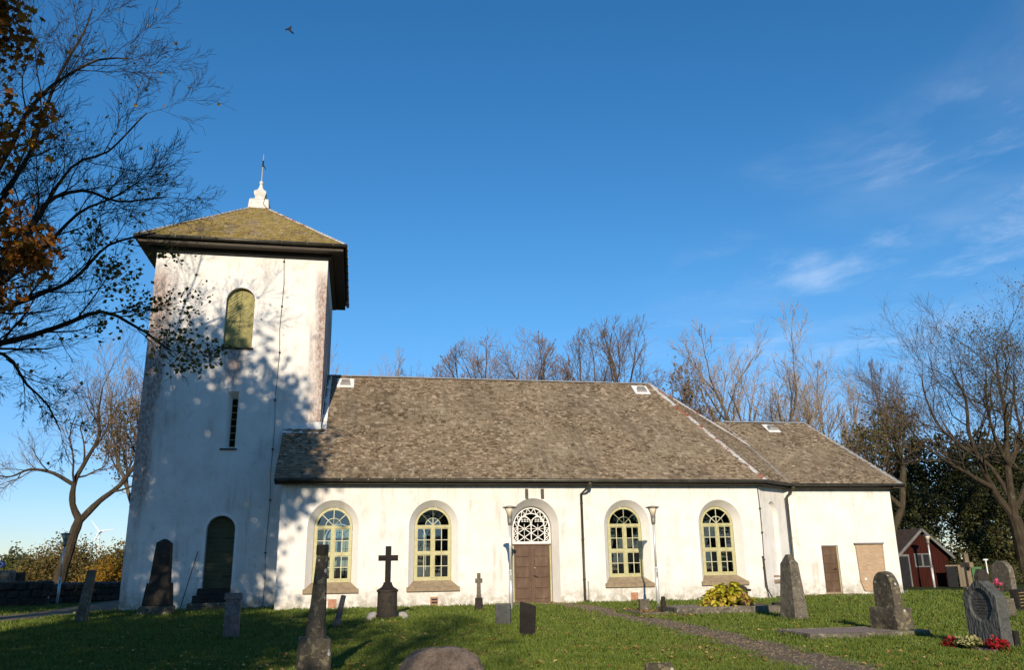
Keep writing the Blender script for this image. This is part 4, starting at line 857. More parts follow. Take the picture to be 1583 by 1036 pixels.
st('plinth', fr(0, 0, -0.1, 0.40, 0.27, 0.24, 0.23, 0.21), 'dark_granite', e); m = MB(); m.frus(0, 0, 0.40, 0.52, 0.16, 0.15, 0.13, 0.12); m.frus(0, 0, 0.52, 1.14, 0.13, 0.11, 0.11, 0.10); st('shaft', m, 'grey_granite', e, 0.006)
m = MB(); m.box(-0.115, 0.115, -0.05, 0.05, 0.84, 0.98); m.obj('arms', 'grey_granite', e, bevel=0.015)
e = grave('slab_gravestone', 6.13, -9.67, 'dark grey upright slab standing below the lamp shadow', rz=R(-20)); m = MB(); m.frus(0, 0, -0.15, 0.52, 0.36, 0.15, 0.36, 0.14); st('slab', m, 'slate_stone', e, 0.008, 1, 0.003)
e = grave('slab_gravestone', 6.1, -12.69, 'rough dark slab with slanting top nearest the path', rz=R(-12), tilt=(0, 0.03))
m = MB(); m.add([(-0.16, -0.07, -0.15), (0.16, -0.07, -0.15), (0.16, 0.07, -0.15), (-0.16, 0.07, -0.15), (-0.155, -0.06, 0.70), (0.165, -0.06, 0.62), (0.165, 0.06, 0.62), (-0.155, 0.06, 0.70)], [(0, 3, 2, 1), (4, 5, 6, 7), (0, 1, 5, 4), (1, 2, 6, 5), (2, 3, 7, 6), (3, 0, 4, 7)]); st('slab', m, 'black_iron_stone', e, 0.01, 2, 0.010)
boulder('rock', 6.45, -11.1, 0.09, 0.06, 0.045, 'white_quartz', 'flat white stone between the two dark slabs', 8)
e = grave('rounded_gravestone', 3.80, -18.2, 'broad lichen spotted headstone with rounded top in the foreground')
prof = [(-0.62, -0.2), (0.62, -0.2), (0.60, 0.10), (0.52, 0.28), (0.36, 0.40), (0.10, 0.455), (-0.18, 0.44), (-0.42, 0.36), (-0.55, 0.20), (-0.61, 0.05)]
m = MB(); m.prism(prof, -0.14, 0.14); me = rough_stone(m, 0.045, 0, 0, 4, 4)
bm = bmesh.new(); bm.from_mesh(me); bmesh.ops.triangulate(bm, faces=bm.faces); bmesh.ops.subdivide_edges(bm, edges=bm.edges, cuts=3)
for v in bm.verts: v.co += mnoise.noise_vector(v.co*4)*0.022+mnoise.noise_vector(v.co*13)*0.010
bm.to_mesh(me); bm.free(); s_ = link('stone', me, 'boulder_granite', e)
e = grave('low_stone', 6.78, -18.45, 'low lichen crusted stone edge at the bottom of the lawn', 'stone', rz=R(-30)); st('stone', fr(0, 0, -0.2, 0.16, 0.50, 0.16, 0.42, 0.10), 'lichen_granite', e, 0.03, 2, 0.03)
# grave plot with edging stones, hosta and headstone
def plot(x0, x1, y0, y1, h, label, mat='pink_gravel', kmat='grey_granite', w=0.12, skip=()):
    cx, cy = (x0+x1)/2, (y0+y1)/2; e = empty('grave_plot', (cx, cy, gnd(cx, cy)), label, 'grave plot'); a, b = (x1-x0)/2, (y1-y0)/2
    m = MB(); m.box(-a+w*0.9, a-w*0.9, -b+w*0.9, b-w*0.9, -0.1, h*0.86); m.obj('gravel_bed', mat, e)
    for i, bx in enumerate(((-a, a, -b, -b+w), (-a, a, b-w, b), (-a, -a+w, -b+w+.004, b-w-.004), (a-w, a, -b+w+.004, b-w-.004))):
        if i in skip: continue
        m = MB(); m.box(*bx, -0.15, h); st('kerb', m, kmat, e, 0.015, 2, 0.012, 5, i)
    return e
plot(11.25, 14.3, -7.7, -6.1, 0.20, 'long gravel grave plot with low stone edging below the hosta')
plot(10.25, 11.05, -7.75, -5.7, 0.10, 'narrow edged plot filled with brown leaves beside the lamp', 'gravel')
for i, (x, y, w, d, h, lab) in enumerate(((10.75, -6.5, 0.34, 0.20, 0.40, 'rough grey block behind the small leaf filled plot'), (10.98, -7.45, 0.13, 0.12, 0.50, 'slim dark stone peg at the corner of the leaf plot'), (11.42, -7.65, 0.30, 0.16, 0.17, 'low grey kerb block at the near end of the long plot'))):
    e = grave('kerb_stone', x, y, lab, 'stone', rz=0.2*i); st('stone', fr(0, 0, -0.15, h, w, d, w*0.85, d*0.8), 'grey_granite' if i != 1 else 'dark_granite', e, 0.02, 2, 0.02, 6, i)
e = grave('arched_headstone', 14.05, -5.35, 'dark headstone with arched top behind the yellow hosta', rz=R(-8))
m = MB(); m.prism([(-0.40, -0.1), (0.40, -0.1), (0.40, 0.56)]+[(0.40*math.cos(math.pi*i/12), 0.56+0.16*math.sin(math.pi*i/12)) for i in range(1, 12)]+[(-0.40, 0.56)], -0.08, 0.08); m.obj('stone', 'dark_granite', e, bevel=0.015)
m = MB(); m.box(-0.46, 0.50, -0.10, 0.10, 0.50, 0.57); m.obj('ledge', 'dark_granite', e, bevel=0.01)
e = grave('low_block', 14.72, -6.85, 'small dark polished block at the end of the gravel plot', 'gravestone'); st('stone', fr(0, 0, -0.1, 0.24, 0.42, 0.26, 0.40, 0.24), 'dark_granite', e)
# wide obelisk (faces west)
e = grave('pointed_gravestone', 13.29, -10.28, 'tapered grey obelisk with pointed top lit on its right side', rz=R(8))
m = MB(); m.frus(0, 0, -0.2, 1.36, 0.42, 0.66, 0.25, 0.40); m.frus(0, 0, 1.36, 1.58, 0.25, 0.40, 0.10, 0.10); st('shaft', m, 'grey_granite', e, 0.008, 3, 0.006, 8)
# gravel bed and round-top stone
e = plot(11.15, 13.75, -14.75, -13.35, 0.10, 'flat pinkish gravel grave bed with a thin kerb', w=0.07)
e = grave('round_top_gravestone', 13.40, -14.0, 'lichen spotted round topped headstone on a rough plinth', rz=R(6), tilt=(0, -0.02))
st('plinth', fr(0, 0, -0.15, 0.50, 0.42, 0.86, 0.38, 0.80), 'lichen_granite', e, 0.03, 3, 0.03, 5)
m = MB(); hw = 0.30; m.prism([(-hw, 0.42), (hw, 0.42), (hw*0.95, 0.86)]+[(hw*0.95*math.cos(math.pi*i/12), 0.88+0.32*math.sin(math.pi*i/12)) for i in range(1, 12)]+[(-hw*0.95, 0.86)], -0.10, 0.10, 'yz')
s_ = st('headstone', m, 'lichen_granite', e, 0.015, 1, 0.008, 6)
# slate stone with round plaque
e = grave('plaque_gravestone', 13.15, -17.05, 'tall grey slate headstone with pointed top and round inscribed plaque', rz=R(4)); e.scale = (.86, .80, .88)
hw = 0.44; OUT = [(-hw, -0.15), (hw, -0.15), (hw, 0.96), (hw*0.15, 1.24), (-hw*0.15, 1.24), (-hw, 0.96)]; n = 36
C0 = [(0.31*math.cos(6.28318*i/n), 0.80+0.31*math.sin(6.28318*i/n)) for i in range(n)]; C1 = [(0.27*math.cos(6.28318*i/n), 0.80+0.27*math.sin(6.28318*i/n)) for i in range(n)]
m = MB(); m.prism(OUT, -0.09, 0.13, 'yz'); s_ = st('headstone', m, 'slate_stone', e, 0.012, 2, 0.006, 9)
m = MB(); polys = [[Vector((y, z, 0)) for y, z in p] for p in (OUT, C0)]; m.add([(-0.135, y, z) for y, z in OUT+C0], [tuple(t_) for t_ in tessellate_polygon(polys)])
m.add([(-0.135, y, z) for y, z in OUT]+[(-0.089, y, z) for y, z in OUT], [(i, (i+1) % 6, 6+(i+1) % 6, 6+i) for i in range(6)]); m.add([(-0.135, y, z) for y, z in C0]+[(-0.098, y, z) for y, z in C1], [(i, (i+1) % n, n+(i+1) % n, n+i) for i in range(n)])
m.obj('hewn_front', 'hewn_slate', e)
m = MB(); m.add([(-0.100, y, z) for y, z in C1], [tuple(range(n))]); m.obj('plaque', 'slate_stone', e)
rng = random.Random(5); m = MB()
for row, (z, w) in enumerate(((0.90, 0.19), (0.85, 0.14), (0.795, 0.15), (0.74, 0.10), (0.685, 0.17), (0.64, 0.12))):
    y = -w
    while y < w:
        h = 0.026*rng.uniform(.7, 1.1); m.box(-0.104, -0.099, y, y+rng.uniform(.006, .012), z-h/2, z+h/2); y += rng.uniform(0.018, 0.032)
tag(m.obj('worn_inscription', 'dark_granite', e), kind='stuff')
dbox('foot_slab', 'pink_granite', e, -0.42, -0.16, -0.50, 0.02, -0.06, 0.04, bevel=0.01)
dbox('vase_holder', 'lamp_metal', e, -0.26, -0.24, -0.30, -0.285, 0.0, 0.26); dbox('back_block', 'black_iron_stone', e, 0.14, 0.26, -0.46, 0.20, -0.1, 0.34)
# far right stones
e = grave('high_cross', 24.35, -2.66, 'weathered brown stone cross standing far right', rz=R(72), tilt=(0, 0)); m = MB(); m.frus(0, 0, -0.1, 0.34, 0.44, 0.40, 0.38, 0.36); st('base', m, 'sandstone', e); m = MB(); m.frus(0, 0, 0.34, 1.50, 0.24, 0.16, 0.18, 0.14); st('shaft', m, 'sandstone', e); m = MB(); m.box(-0.42, 0.42, -0.065, 0.065, 1.02, 1.20); st('arms', m, 'sandstone', e)
e = grave('round_headstone', 27.92, -0.10, 'tall mottled headstone with half round top far right', rz=R(5)); hw = 0.46; m = MB(); m.prism([(-hw, -0.1), (hw, -0.1), (hw, 0.80)]+[(hw*math.cos(math.pi*i/12), 0.80+0.42*math.sin(math.pi*i/12)) for i in range(1, 12)]+[(-hw, 0.80)], -0.12, 0.12, 'yz'); st('stone', m, 'grey_granite', e, 0.015, 1, 0.01)
e = grave('short_pillar', 18.36, -11.35, 'short grey stone pillar behind the plaque headstone'); st('stone', fr(0, 0, -0.1, 0.46, 0.24, 0.34, 0.22, 0.32), 'grey_granite', e)
e = grave('wide_slab', 20.6, -9.25, 'wide black slab with rows of gold lettering at right edge', rz=R(30)); m = MB(); m.box(-0.45, 1.1, -0.09, 0.09, -0.1, 0.56); m.obj('slab', 'black_iron_stone', e, bevel=0.01)
m = MB()
for row in range(5):
    x = -0.3
    while x < 0.5: w = rng.uniform(.02, .05); m.box(x, x+w, -0.094, -0.089, 0.12+row*0.085, 0.145+row*0.085); x += w+rng.uniform(.012, .04)
tag(m.obj('worn_lettering', 'gold_paint', e), kind='stuff')
e = grave('domed_headstone', 29.0, 2.4, 'dark headstone with blunt pointed top near the green bin', rz=R(20)); m = MB(); m.prism([(-0.40, -0.1), (0.40, -0.1), (0.42, 0.62), (0.20, 0.86), (-0.20, 0.88), (-0.42, 0.62)], -0.10, 0.10); st('stone', m, 'dark_granite', e)
e = empty('waste_bin', (30.9, 5.2, 0), 'green waste bin standing between distant gravestones', 'bin'); m = MB(); m.frus(0, 0, 0, 0.86, 0.44, 0.40, 0.52, 0.48); m.obj('body', 'bin_green', e, bevel=0.02); m = MB(); m.frus(0, 0, 0.865, 0.96, 0.56, 0.52, 0.50, 0.44); m.obj('lid', 'bin_green', e, bevel=0.02); m = MB(); m.lathe([(0.10, 0), (0.10, 0.01)], 0, 0, 16); k = m.obj('sticker', 'sign_white', e, (0, -0.245, 0.72)); k.rotation_euler = (math.pi/2, 0, 0)

# stone steps of the tower door, and the rod leaning on the tower
e = empty('stone_steps', (-2.25, TY0-0.02, 0), 'dark lichened stone steps up to the green tower door', 'steps')
for i, (w, d) in enumerate(((1.45, 1.05), (1.25, 0.72), (1.08, 0.38))):
    m = MB(); m.box(-w/2-0.05, w/2-0.05, -d, 0.0-i*0.002, -0.15 if i == 0 else 0.24*i+0.004, 0.24*(i+1)); st('step', m, 'lichen_granite' if i == 0 else 'dark_granite', e, 0.02, 2, 0.015, 5, i)
m = MB(); m.tube([(-3.35, 1.75, -0.05), (-2.98, 2.24, 2.0)], 0.016, 6); tag(m.obj('leaning_rod', 'brown_trim'), 'thin rod leaning on the tower wall left of the steps', 'rod')

# stone walls
def stone_wall(name, p, q, h, label, mats, sw=0.42, seed=1, depth=0.5, jag=0.0):
    p = Vector((*p, 0)); q = Vector((*q, 0)); d = (q-p); Ln = d.length; d.normalize(); rng = random.Random(seed)
    e = empty(name, tuple(p), label, 'wall', rz=math.atan2(d.y, d.x))
    key = (sw,)
    if 'stones' not in stone_wall.__dict__:
        stone_wall.stones = []
        for k in range(6):
            m = MB(); m.box(-.5, .5, -.5, .5, -.5, .5); stone_wall.stones.append(rough_stone(m, 0.16, 1, 0.10, 1.6, k+3))
    ms = {}
    m = MB(); m.box(0.05, Ln-0.05, -depth*0.30, depth*0.30, -0.1, h*0.82); m.obj('core', mats[0], e)
    nrow = max(2, int(h/(sw*0.62))); z = 0
    for r_ in range(nrow):
        rh = h/nrow; x = -rng.uniform(0, sw*0.4)
        while x < Ln:
            w = sw*rng.uniform(0.65, 1.4); mt = rng.choice(mats); k = rng.randrange(6)
            if (k, mt) not in ms:
                me = stone_wall.stones[k].copy(); me.materials.clear(); me.materials.append(MATS[mt]); ms[(k, mt)] = me
            o_ = link('stone', ms[(k, mt)], mt, e, (x+w/2, rng.uniform(-.04, .04), z+rh/2+(rng.uniform(-jag, jag) if r_ == nrow-1 else 0)))
            o_.scale = (w*1.02, depth*rng.uniform(.9, 1.1), rh*1.08); o_.rotation_euler = (rng.uniform(-.1, .1), rng.uniform(-.12, .12), rng.uniform(-.15, .15)+math.pi*rng.randrange(2))
            x += w
        z += rh
    return e
stone_wall('stone_wall', (-22, 1.0), (-10.6, 10.6), 1.0, 'dark dry stone wall at left edge beside the path', ['wall_stone'], seed=2, sw=0.46)
stone_wall('stone_wall', (-11.2, 13.4), (-8.6, 17.6), 0.86, 'dark dry stone wall behind the pale lamp post', ['wall_stone'], seed=3)
stone_wall('stone_wall', (-9.6, 20.2), (-3.0, 21.0), 0.80, 'tumbled pale stone wall end showing beside the tower corner', ['pale_wall_stone', 'pale_wall_stone', 'wall_stone'], seed=4, sw=0.5, jag=0.08)
stone_wall('stone_wall', (-26, 22.5), (-9.8, 20.4), 0.85, 'long far stone wall along the dry field', ['wall_stone'], seed=6, sw=0.6)
e = empty('gate_pier', (-13.15, 12.3, 0.12), 'pale masonry gate pier under the blue arrow sign', 'gate pier')
m = MB(); m.box(-1.3, 0.55, -0.35, 0.35, 0, 1.36); st('masonry', m, 'pale_wall_stone', e, 0.05, 4, 0.03); 
for zz_ in range(5):
    for xx_ in range(4):
        m = MB(); m.box(-1.28+xx_*0.46+0.1*(zz_ % 2), -1.28+xx_*0.46+0.42+0.1*(zz_ % 2)-(0.12 if xx_ == 3 and zz_ % 2 else 0), -0.40, -0.30, 0.04+zz_*0.26, 0.28+zz_*0.26); st('stone', m, 'pale_wall_stone', e, 0.03, 1, 0.015, 4, zz_*4+xx_)
e = empty('gate_post', (-12.28, 12.2, 0), 'dark square stone gate post beside the pale pier', 'gate post'); st('post', fr(0, 0, -0.1, 1.40, 0.36, 0.36, 0.32, 0.32), 'dark_granite', e, 0.03, 2, 0.02)
e = empty('direction_sign', (-13.45, 11.4, 0), 'blue arrow shaped direction sign at left edge', 'sign')
m = MB(); m.tube([(-0.25, 0.05, 0), (-0.25, 0.05, 1.95)], 0.035, 8); m.obj('pole', 'lamp_metal', e)
m = MB(); m.prism([(-1.2, 1.60), (0.62, 1.60), (0.80, 1.73), (0.80, 1.76), (0.62, 1.92), (-1.2, 1.92)], -0.02, 0.01); pl = m.obj('arrow_board', 'sign_blue', e)
m = MB(); m.bar((0.55, -0.024, 1.88), (0.70, -0.024, 1.76), 0.03, 0.008); m.bar((0.70, -0.024, 1.76), (0.55, -0.024, 1.64), 0.03, 0.008); m.obj('arrow_head', 'sign_white', pl)
e = empty('reflector_post', (-21.0, 30.0, -0.02), 'thin white marker post at the edge of the field', 'post'); m = MB(); m.tube([(0, 0, 0), (0.02, 0, 1.1)], 0.06, 6); m.obj('post', 'sign_white', e)
# wind turbine far away
e = empty('wind_turbine', (-173, 600, -0.3), 'white wind turbine on the horizon beside the tower', 'wind turbine'); 
m = MB(); m.tube([(0, 0, 0), (0, 0, 30.0)], [.8, .5], 14); m.obj('mast', 'turbine_white', e); m = MB(); m.tube([(0, -2.2, 30.6), (0, 2.2, 30.6)], [0.8, 1.0], 10); nac = m.obj('nacelle', 'turbine_white', e)
for a in (128, 8, 248):
    a = R(a); m = MB(); m.tube([(0, -2.0, 30.6), (2*math.cos(a), -2.0, 30.6+2*math.sin(a)), (10*math.cos(a), -2.0, 30.6+10*math.sin(a))], [0.3, 0.5, 0.12], 6); m.obj('blade', 'turbine_white', e)
# red shed
e = empty('shed', (31.0, 9.0, 0), 'small red wooden shed with grey gable boards behind the lawn', 'shed')
W0, W1, EZ, PZ, DP = -1.35, 1.55, 1.58, 2.82, 4.0
m = MB(); m.prism([(W0, -0.1), (W1, -0.1), (W1, EZ), (0.12, PZ-0.06), (W0, EZ)], 0, DP); m.obj('wall', 'shaded_falu_red', e)
for i in range(19):
    x = W0+0.08+i*0.153; zt_ = (EZ+(PZ-0.1-EZ)*(x-W0)/(0.12-W0)) if x < 0.12 else (EZ+(PZ-0.1-EZ)*(W1-x)/(W1-0.12))
    m = MB(); m.box(x-0.022, x+0.022, -0.018, 0.0, 0.0, zt_); m.obj('batten', 'shaded_falu_red', e)
for sx, xe in ((-1, W0-0.22), (1, W1+0.22)):
    ze = EZ-0.20; m = MB(); m.add([(0.12, -0.25, PZ), (xe, -0.25, ze), (xe, DP+0.2, ze), (0.12, DP+0.2, PZ), (0.12, -0.25, PZ+0.07), (xe, -0.25, ze+0.07), (xe, DP+0.2, ze+0.07), (0.12, DP+0.2, PZ+0.07)], [(0, 1, 2, 3), (7, 6, 5, 4), (0, 4, 5, 1), (1, 5, 6, 2), (2, 6, 7, 3)]); rf = m.obj('roof', 'roof_tile_dark', e)
    m = MB(); m.bar((0.12, -0.27, PZ), (xe, -0.27, ze), 0.13, 0.035); m.obj('verge_board', 'shaded_grey_paint', rf)
w = dbox('window', 'shaded_grey_paint', e, -0.36, 0.54, -0.045, 0.0, 0.96, 1.64)
for xa in (-0.30, 0.14): dbox('pane', 'soft_black', w, xa, xa+0.33, -0.052, -0.044, 1.02, 1.58)
dd = dbox('door', 'soft_black', e, -1.22, -0.72, -0.03, 0.0, 0.02, 1.55); dbox('frame', 'shaded_grey_paint', dd, -0.72, -0.65, -0.05, 0.0, 0.02, 1.60); dbox('frame', 'shaded_grey_paint', dd, -1.30, -0.72, -0.05, -0.031, 1.50, 1.60)
e = empty('board_screen', (32.5, 7.9, 0), 'weathered wooden board screen between shed and hedge', 'fence')
for i in range(4): m = MB(); m.box(-0.3+i*0.17, -0.3+i*0.17+0.155, -0.02, 0.02, 0, 1.02+0.02*(i % 2)); m.obj('board', 'old_board', e)
m = MB(); m.box(-0.95, 0.35, 0.021, 0.06, 0.98, 1.05); m.obj('rail', 'old_board', e)
e = empty('dark_board', (31.9, 7.95, 0), 'dark upright board left of the weathered screen', 'board'); m = MB(); m.box(-0.30, 0.25, 0.0, 0.03, 0, 0.96); m.obj('panel', 'soft_black', e)
e = empty('tap_post', (29.9, 3.1, 0), 'thin white post sticking up behind the pink flower', 'post'); m = MB(); m.tube([(0, 0, 0), (0, 0, 1.25)], 0.03, 6); m.tube([(-0.12, 0, 1.27), (0.10, 0, 1.27)], 0.035, 6); m.obj('post', 'sign_white', e)
# bird
e = empty('bird', (-1.41, 5.73, 26.64), 'dark bird flying high in the blue sky', 'bird'); e.rotation_euler = (0, R(-25), 0); e.scale = (1.0, 1.0, 1.0)
m = MB(); m.tube([(0, 0, 0.16), (0.0, 0, 0.10), (0.02, 0, -0.02), (0.05, 0, -0.12), (0.09, 0, -0.24)], [0.012, 0.04, 0.06, 0.045, 0.03], 8); b = m.obj('body', 'soft_black', e, smooth=True)
m = MB(); m.add([(0.0, 0, 0.09), (-0.12, -0.03, 0.12), (-0.24, -0.02, 0.05), (-0.14, 0.0, 0.04), (0.0, 0, -0.02), (0, 0.02, 0.05), (-0.12, 0.01, 0.09)], [(0, 1, 6, 5), (1, 2, 6), (2, 3, 6), (3, 4, 5, 6)]); m.obj('wing', 'soft_black', e, fix=False)
m = MB(); m.add([(0.02, 0, 0.09), (0.08, -0.05, 0.16), (0.17, -0.08, 0.14), (0.10, -0.02, 0.06), (0.03, 0, 0.0), (0.03, 0.02, 0.05)], [(0, 1, 5), (1, 2, 3, 5), (3, 4, 5)]); m.obj('wing', 'soft_black', e, fix=False)

# ------------------------------------------------------------------ trees
UP = Vector((0, 0, 1))
def smooth_path(pts, rads, step=.3, seed=0, amp=.0):
    P = [Vector(p) for p in pts]; out = []; ro = []
    for i in range(len(P)-1):
        a = P[max(0, i-1)]; b = P[i]; c = P[i+1]; d = P[min(len(P)-1, i+2)]; n = max(2, int((c-b).length/step))
        for k in range(n):
            t_ = k/n; q = .5*((2*b)+(c-a)*t_+(2*a-5*b+4*c-d)*t_*t_+(3*b-a-3*c+d)*t_**3); r_ = rads[i]*(1-t_)+rads[i+1]*t_
            out.append(q+mnoise.noise_vector(q*1.1+Vector((seed, 0, 0)))*amp); ro.append(r_*(1+.12*mnoise.noise(q*2.3)))
    out.append(P[-1]); ro.append(rads[-1]); return out, ro
class Tree:
    """recursive branching; env = (cx, cy, cz, rx, rz) is the crown ellipsoid that shoots do not outgrow"""
    def __init__(s, seed, spec, twig_from=3, env=None): s.r = random.Random(seed); s.spec = spec; s.a = MB(); s.b = MB(); s.tips = []; s.tf = twig_from; s.env = env
    def rv(s): r = s.r; return Vector((r.gauss(0, 1), r.gauss(0, 1), r.gauss(0, 1)))
    def room(s, p, d):
        if s.env is None: return 1e9
        cx, cy, cz, rx, rz = s.env; P = Vector(((p.x-cx)/rx, (p.y-cy)/rx, (p.z-cz)/rz)); D = Vector((d.x/rx, d.y/rx, d.z/rz))
        a = D.dot(D); b = P.dot(D); c = P.dot(P)-1
        if c > 0 and b >= 0: return 0.25
        q = b*b-a*c
        return 0.25 if q < 0 else max(0.25, (-b+math.sqrt(q))/a)
    def grow(s, p, d, Ln, r0, lv, pts=None):
        S = s.spec[lv]; n = S.get('n', 4); r = s.r; given = pts is not None
        if pts is None:
            if lv > 0: Ln = min(Ln, s.room(p, d)*r.uniform(.80, 1.04))
            pts = [p.copy()]
            for i in range(n):
                d = (d+s.rv()*S.get('g', 0.12)+UP*S.get('up', 0.05)).normalized(); p = p+d*(Ln/n); pts.append(p)
        else: pts = [Vector(q) for q in pts]; n = len(pts)-1; Ln = sum((b-a).length for a, b in zip(pts, pts[1:]))
        end = S.get('end', 0.35); rads = [max(s.rmin, r0*(1-(1-end)*i/n)) for i in range(n+1)]
        if given:
            rads = [max(s.rmin, r0*1.25*(1-(1-end*.8)*(i/n)**.75)) for i in range(n+1)]; sp_, sr_ = smooth_path(pts, rads, .3, r0*50, .05); s.a.tube(sp_, sr_, S.get('k', 3)+2, False)
        else: (s.a if lv < s.tf else s.b).tube(pts, rads, S.get('k', 3), False)
        if lv+1 >= len(s.spec) or S.get('c', 0) == 0: s.tips.append((pts[-1], (pts[-1]-pts[-2]).normalized())); s.tips.append(((pts[-1]+pts[-2])/2, (pts[-1]-pts[-2]).normalized())); return
        c = S['c']; st0 = S.get('st', 0.3); az = r.uniform(0, 6.28)
        for j in range(c):
            t_ = min(0.999, st0+(1-st0)*(j+r.uniform(0.2, 0.9))/c) if j < c-1 else 0.999
            f = t_*n; i = min(int(f), n-1); f -= i; q = pts[i].lerp(pts[i+1], f); dd = (pts[i+1]-pts[i]).normalized(); rr = rads[i]*(1-f)+rads[i+1]*f
            az += 2.4+r.uniform(-.5, .5); x = dd.orthogonal().normalized(); y = dd.cross(x); an = S['a']*r.uniform(0.7, 1.25)*(0.5 if j == c-1 else 1)
            nd = (dd*math.cos(an)+(x*math.cos(az)+y*math.sin(az))*math.sin(an)).normalized()
            cl_ = Ln*S['l']*r.uniform(0.7, 1.2)*(1.05-S.get('dec', 0.3)*t_)
            s.grow(q, nd, cl_, max(s.rmin, min(rr*S.get('rr', 0.55), rr)), lv+1)
    rmin = 0.006
    def leaves(s, n, size, jit, asp=0.7, seed=1, droop=0.3, pick=None, tb=0.5):
        r = random.Random(seed); m = MB(); tips = [t_ for t_ in s.tips if pick is None or pick(t_[0])]
        return leafcloud(m, [t_[0] for t_ in tips], n, size, jit, r, asp, tb)
def leafcloud(m, centres, n, size, jit, r, asp=0.7, tb=0.5, tsd=0.25):
    for i in range(n):
        c = r.choice(centres); p = Vector((c.x+r.gauss(0, jit), c.y+r.gauss(0, jit), c.z+r.gauss(0, jit)))
        a = Vector((r.gauss(0, 1), r.gauss(0, 1), r.gauss(0, .7)-0.3)).normalized(); b = a.orthogonal().normalized(); q = r.uniform(0, 6.28)
        b = (b*math.cos(q)+a.cross(b)*math.sin(q)); sz_ = size*r.uniform(.65, 1.3); nn = a.cross(b)*sz_*0.12
        tone = min(1, max(0, r.gauss(tb, tsd)))
        m.add([p, p+a*sz_*.5+b*sz_*asp*.5+nn, p+a*sz_, p+a*sz_*.5-b*sz_*asp*.5+nn], [(0, 1, 2), (0, 2, 3)], tone)
    return m
def place(name, label, cat, loc, parts, rz=0, scale=1.0, group=None):
    e = empty(name, loc, label, cat, group, rz); e.scale = (scale, scale, scale) if isinstance(scale, (int, float)) else scale
    for nm, me, mt in parts: link(nm, me, mt, e)
    return e
ROUND = [dict(n=3, g=.03, up=.1, c=6, a=.50, l=1.55, st=.5, k=8, end=.8, rr=.62), dict(n=7, g=.09, up=.03, c=6, a=.55, l=.62, st=.30, k=6, rr=.60, end=.35), dict(n=5, g=.11, up=.03, c=6, a=.55, l=.62, st=.2, k=4, rr=.55), dict(n=4, g=.13, up=.04, c=6, a=.55, l=.60, st=.15, k=3, rr=.55), dict(n=3, g=.14, up=.03, c=4, a=.55, l=.65, st=.1, k=3, rr=.7), dict(n=2, g=.14, up=.03, c=0, k=3)]
VASE = [dict(n=3, g=.04, up=.1, c=6, a=.40, l=2.3, st=.5, k=8, end=.8, rr=.62), dict(n=9, g=.09, up=.05, c=7, a=.50, l=.46, st=.28, k=6, rr=.55, end=.25), dict(n=6, g=.12, up=.09, c=6, a=.5, l=.58, st=.2, k=4, rr=.55), dict(n=4, g=.13, up=.09, c=5, a=.5, l=.58, st=.15, k=3, rr=.6), dict(n=3, g=.14, up=.08, c=3, a=.5, l=.6, st=.1, k=3, rr=.7), dict(n=2, g=.12, up=.06, c=0, k=3)]
GNARL = [dict(n=4, g=.12, up=.02, c=4, a=.65, l=1.0, st=.75, k=8, end=.75, rr=.6), dict(n=8, g=.22, up=.05, c=9, a=.75, l=.50, st=.25, k=6, rr=.5, end=.2), dict(n=6, g=.22, up=.08, c=7, a=.65, l=.60, st=.15, k=4, rr=.5), dict(n=4, g=.2, up=.09, c=5, a=.6, l=.60, st=.1, k=3, rr=.6), dict(n=3, g=.18, up=.08, c=3, a=.55, l=.62, st=.1, k=3, rr=.7), dict(n=2, g=.15, up=.05, c=0, k=3)]
LEAFY = [dict(n=4, g=.05, up=.1, c=9, a=.8, l=.62, st=.35, k=8, end=.5, rr=.45), dict(n=5, g=.12, up=.10, c=7, a=.7, l=.5, st=.2, k=5, rr=.5), dict(n=4, g=.14, up=.08, c=6, a=.65, l=.5, st=.1, k=4, rr=.5), dict(n=3, g=.15, up=.05, c=0, k=3)]
def arche(seed, spec, trunk_h, r0, d=UP, tf=3, env=None, rmin=.010):
    T = Tree(seed, spec, tf, env); T.rmin = rmin; T.grow(Vector((0, 0, -0.2)), d, trunk_h, r0, 0)
    zs_ = sorted(v[2] for v in T.b.v); H = zs_[int(len(zs_)*.995)]; return T, H
def clumps(seed, c, rx, rz, ncl, per, size, jit, tb=.5, thin=False):
    """leaf clumps spread through a crown ellipsoid"""
    r = random.Random(seed); m = MB()
    for i in range(ncl):
        while True:
            v = Vector((r.uniform(-1, 1), r.uniform(-1, 1), r.uniform(-1, 1)))
            if .15 < v.length < 1 and not (thin and v.z < -.05 and r.random() < .42): break
        v *= 1+.16*mnoise.noise(v*2.2+Vector((seed, 0, 0))); q = Vector((c[0]+v.x*rx, c[1]+v.y*rx, c[2]+v.z*rz))
        leafcloud(m, [q], per, size, jit*r.uniform(.7, 1.3), r, .8, tb+r.uniform(-.2, .2), .18)
    return m
arch_t = {}
for nm, sd, sp_, th_, r0, env in (('round', 11, ROUND, 8.0, 0.45, (0, 0, 13, 5.6, 6.2)), ('vase', 5, VASE, 5.0, 0.46, (0, 0, 13, 7.0, 8.0)), ('round2', 23, ROUND, 8.0, 0.45, (0, 0, 13, 6.4, 6.6)), ('vase2', 31, VASE, 6.0, 0.34, (0, 0, 13, 4.6, 7.4)), ('round3', 37, ROUND, 8.0, 0.38, (0, 0, 13.5, 4.6, 6.0))):
    T, H = arche(sd, sp_, th_, r0, env=env); arch_t[nm] = (T, H, T.a.mesh('trunk'), T.b.mesh('branches'))
GRP = 'bare trees behind the church'
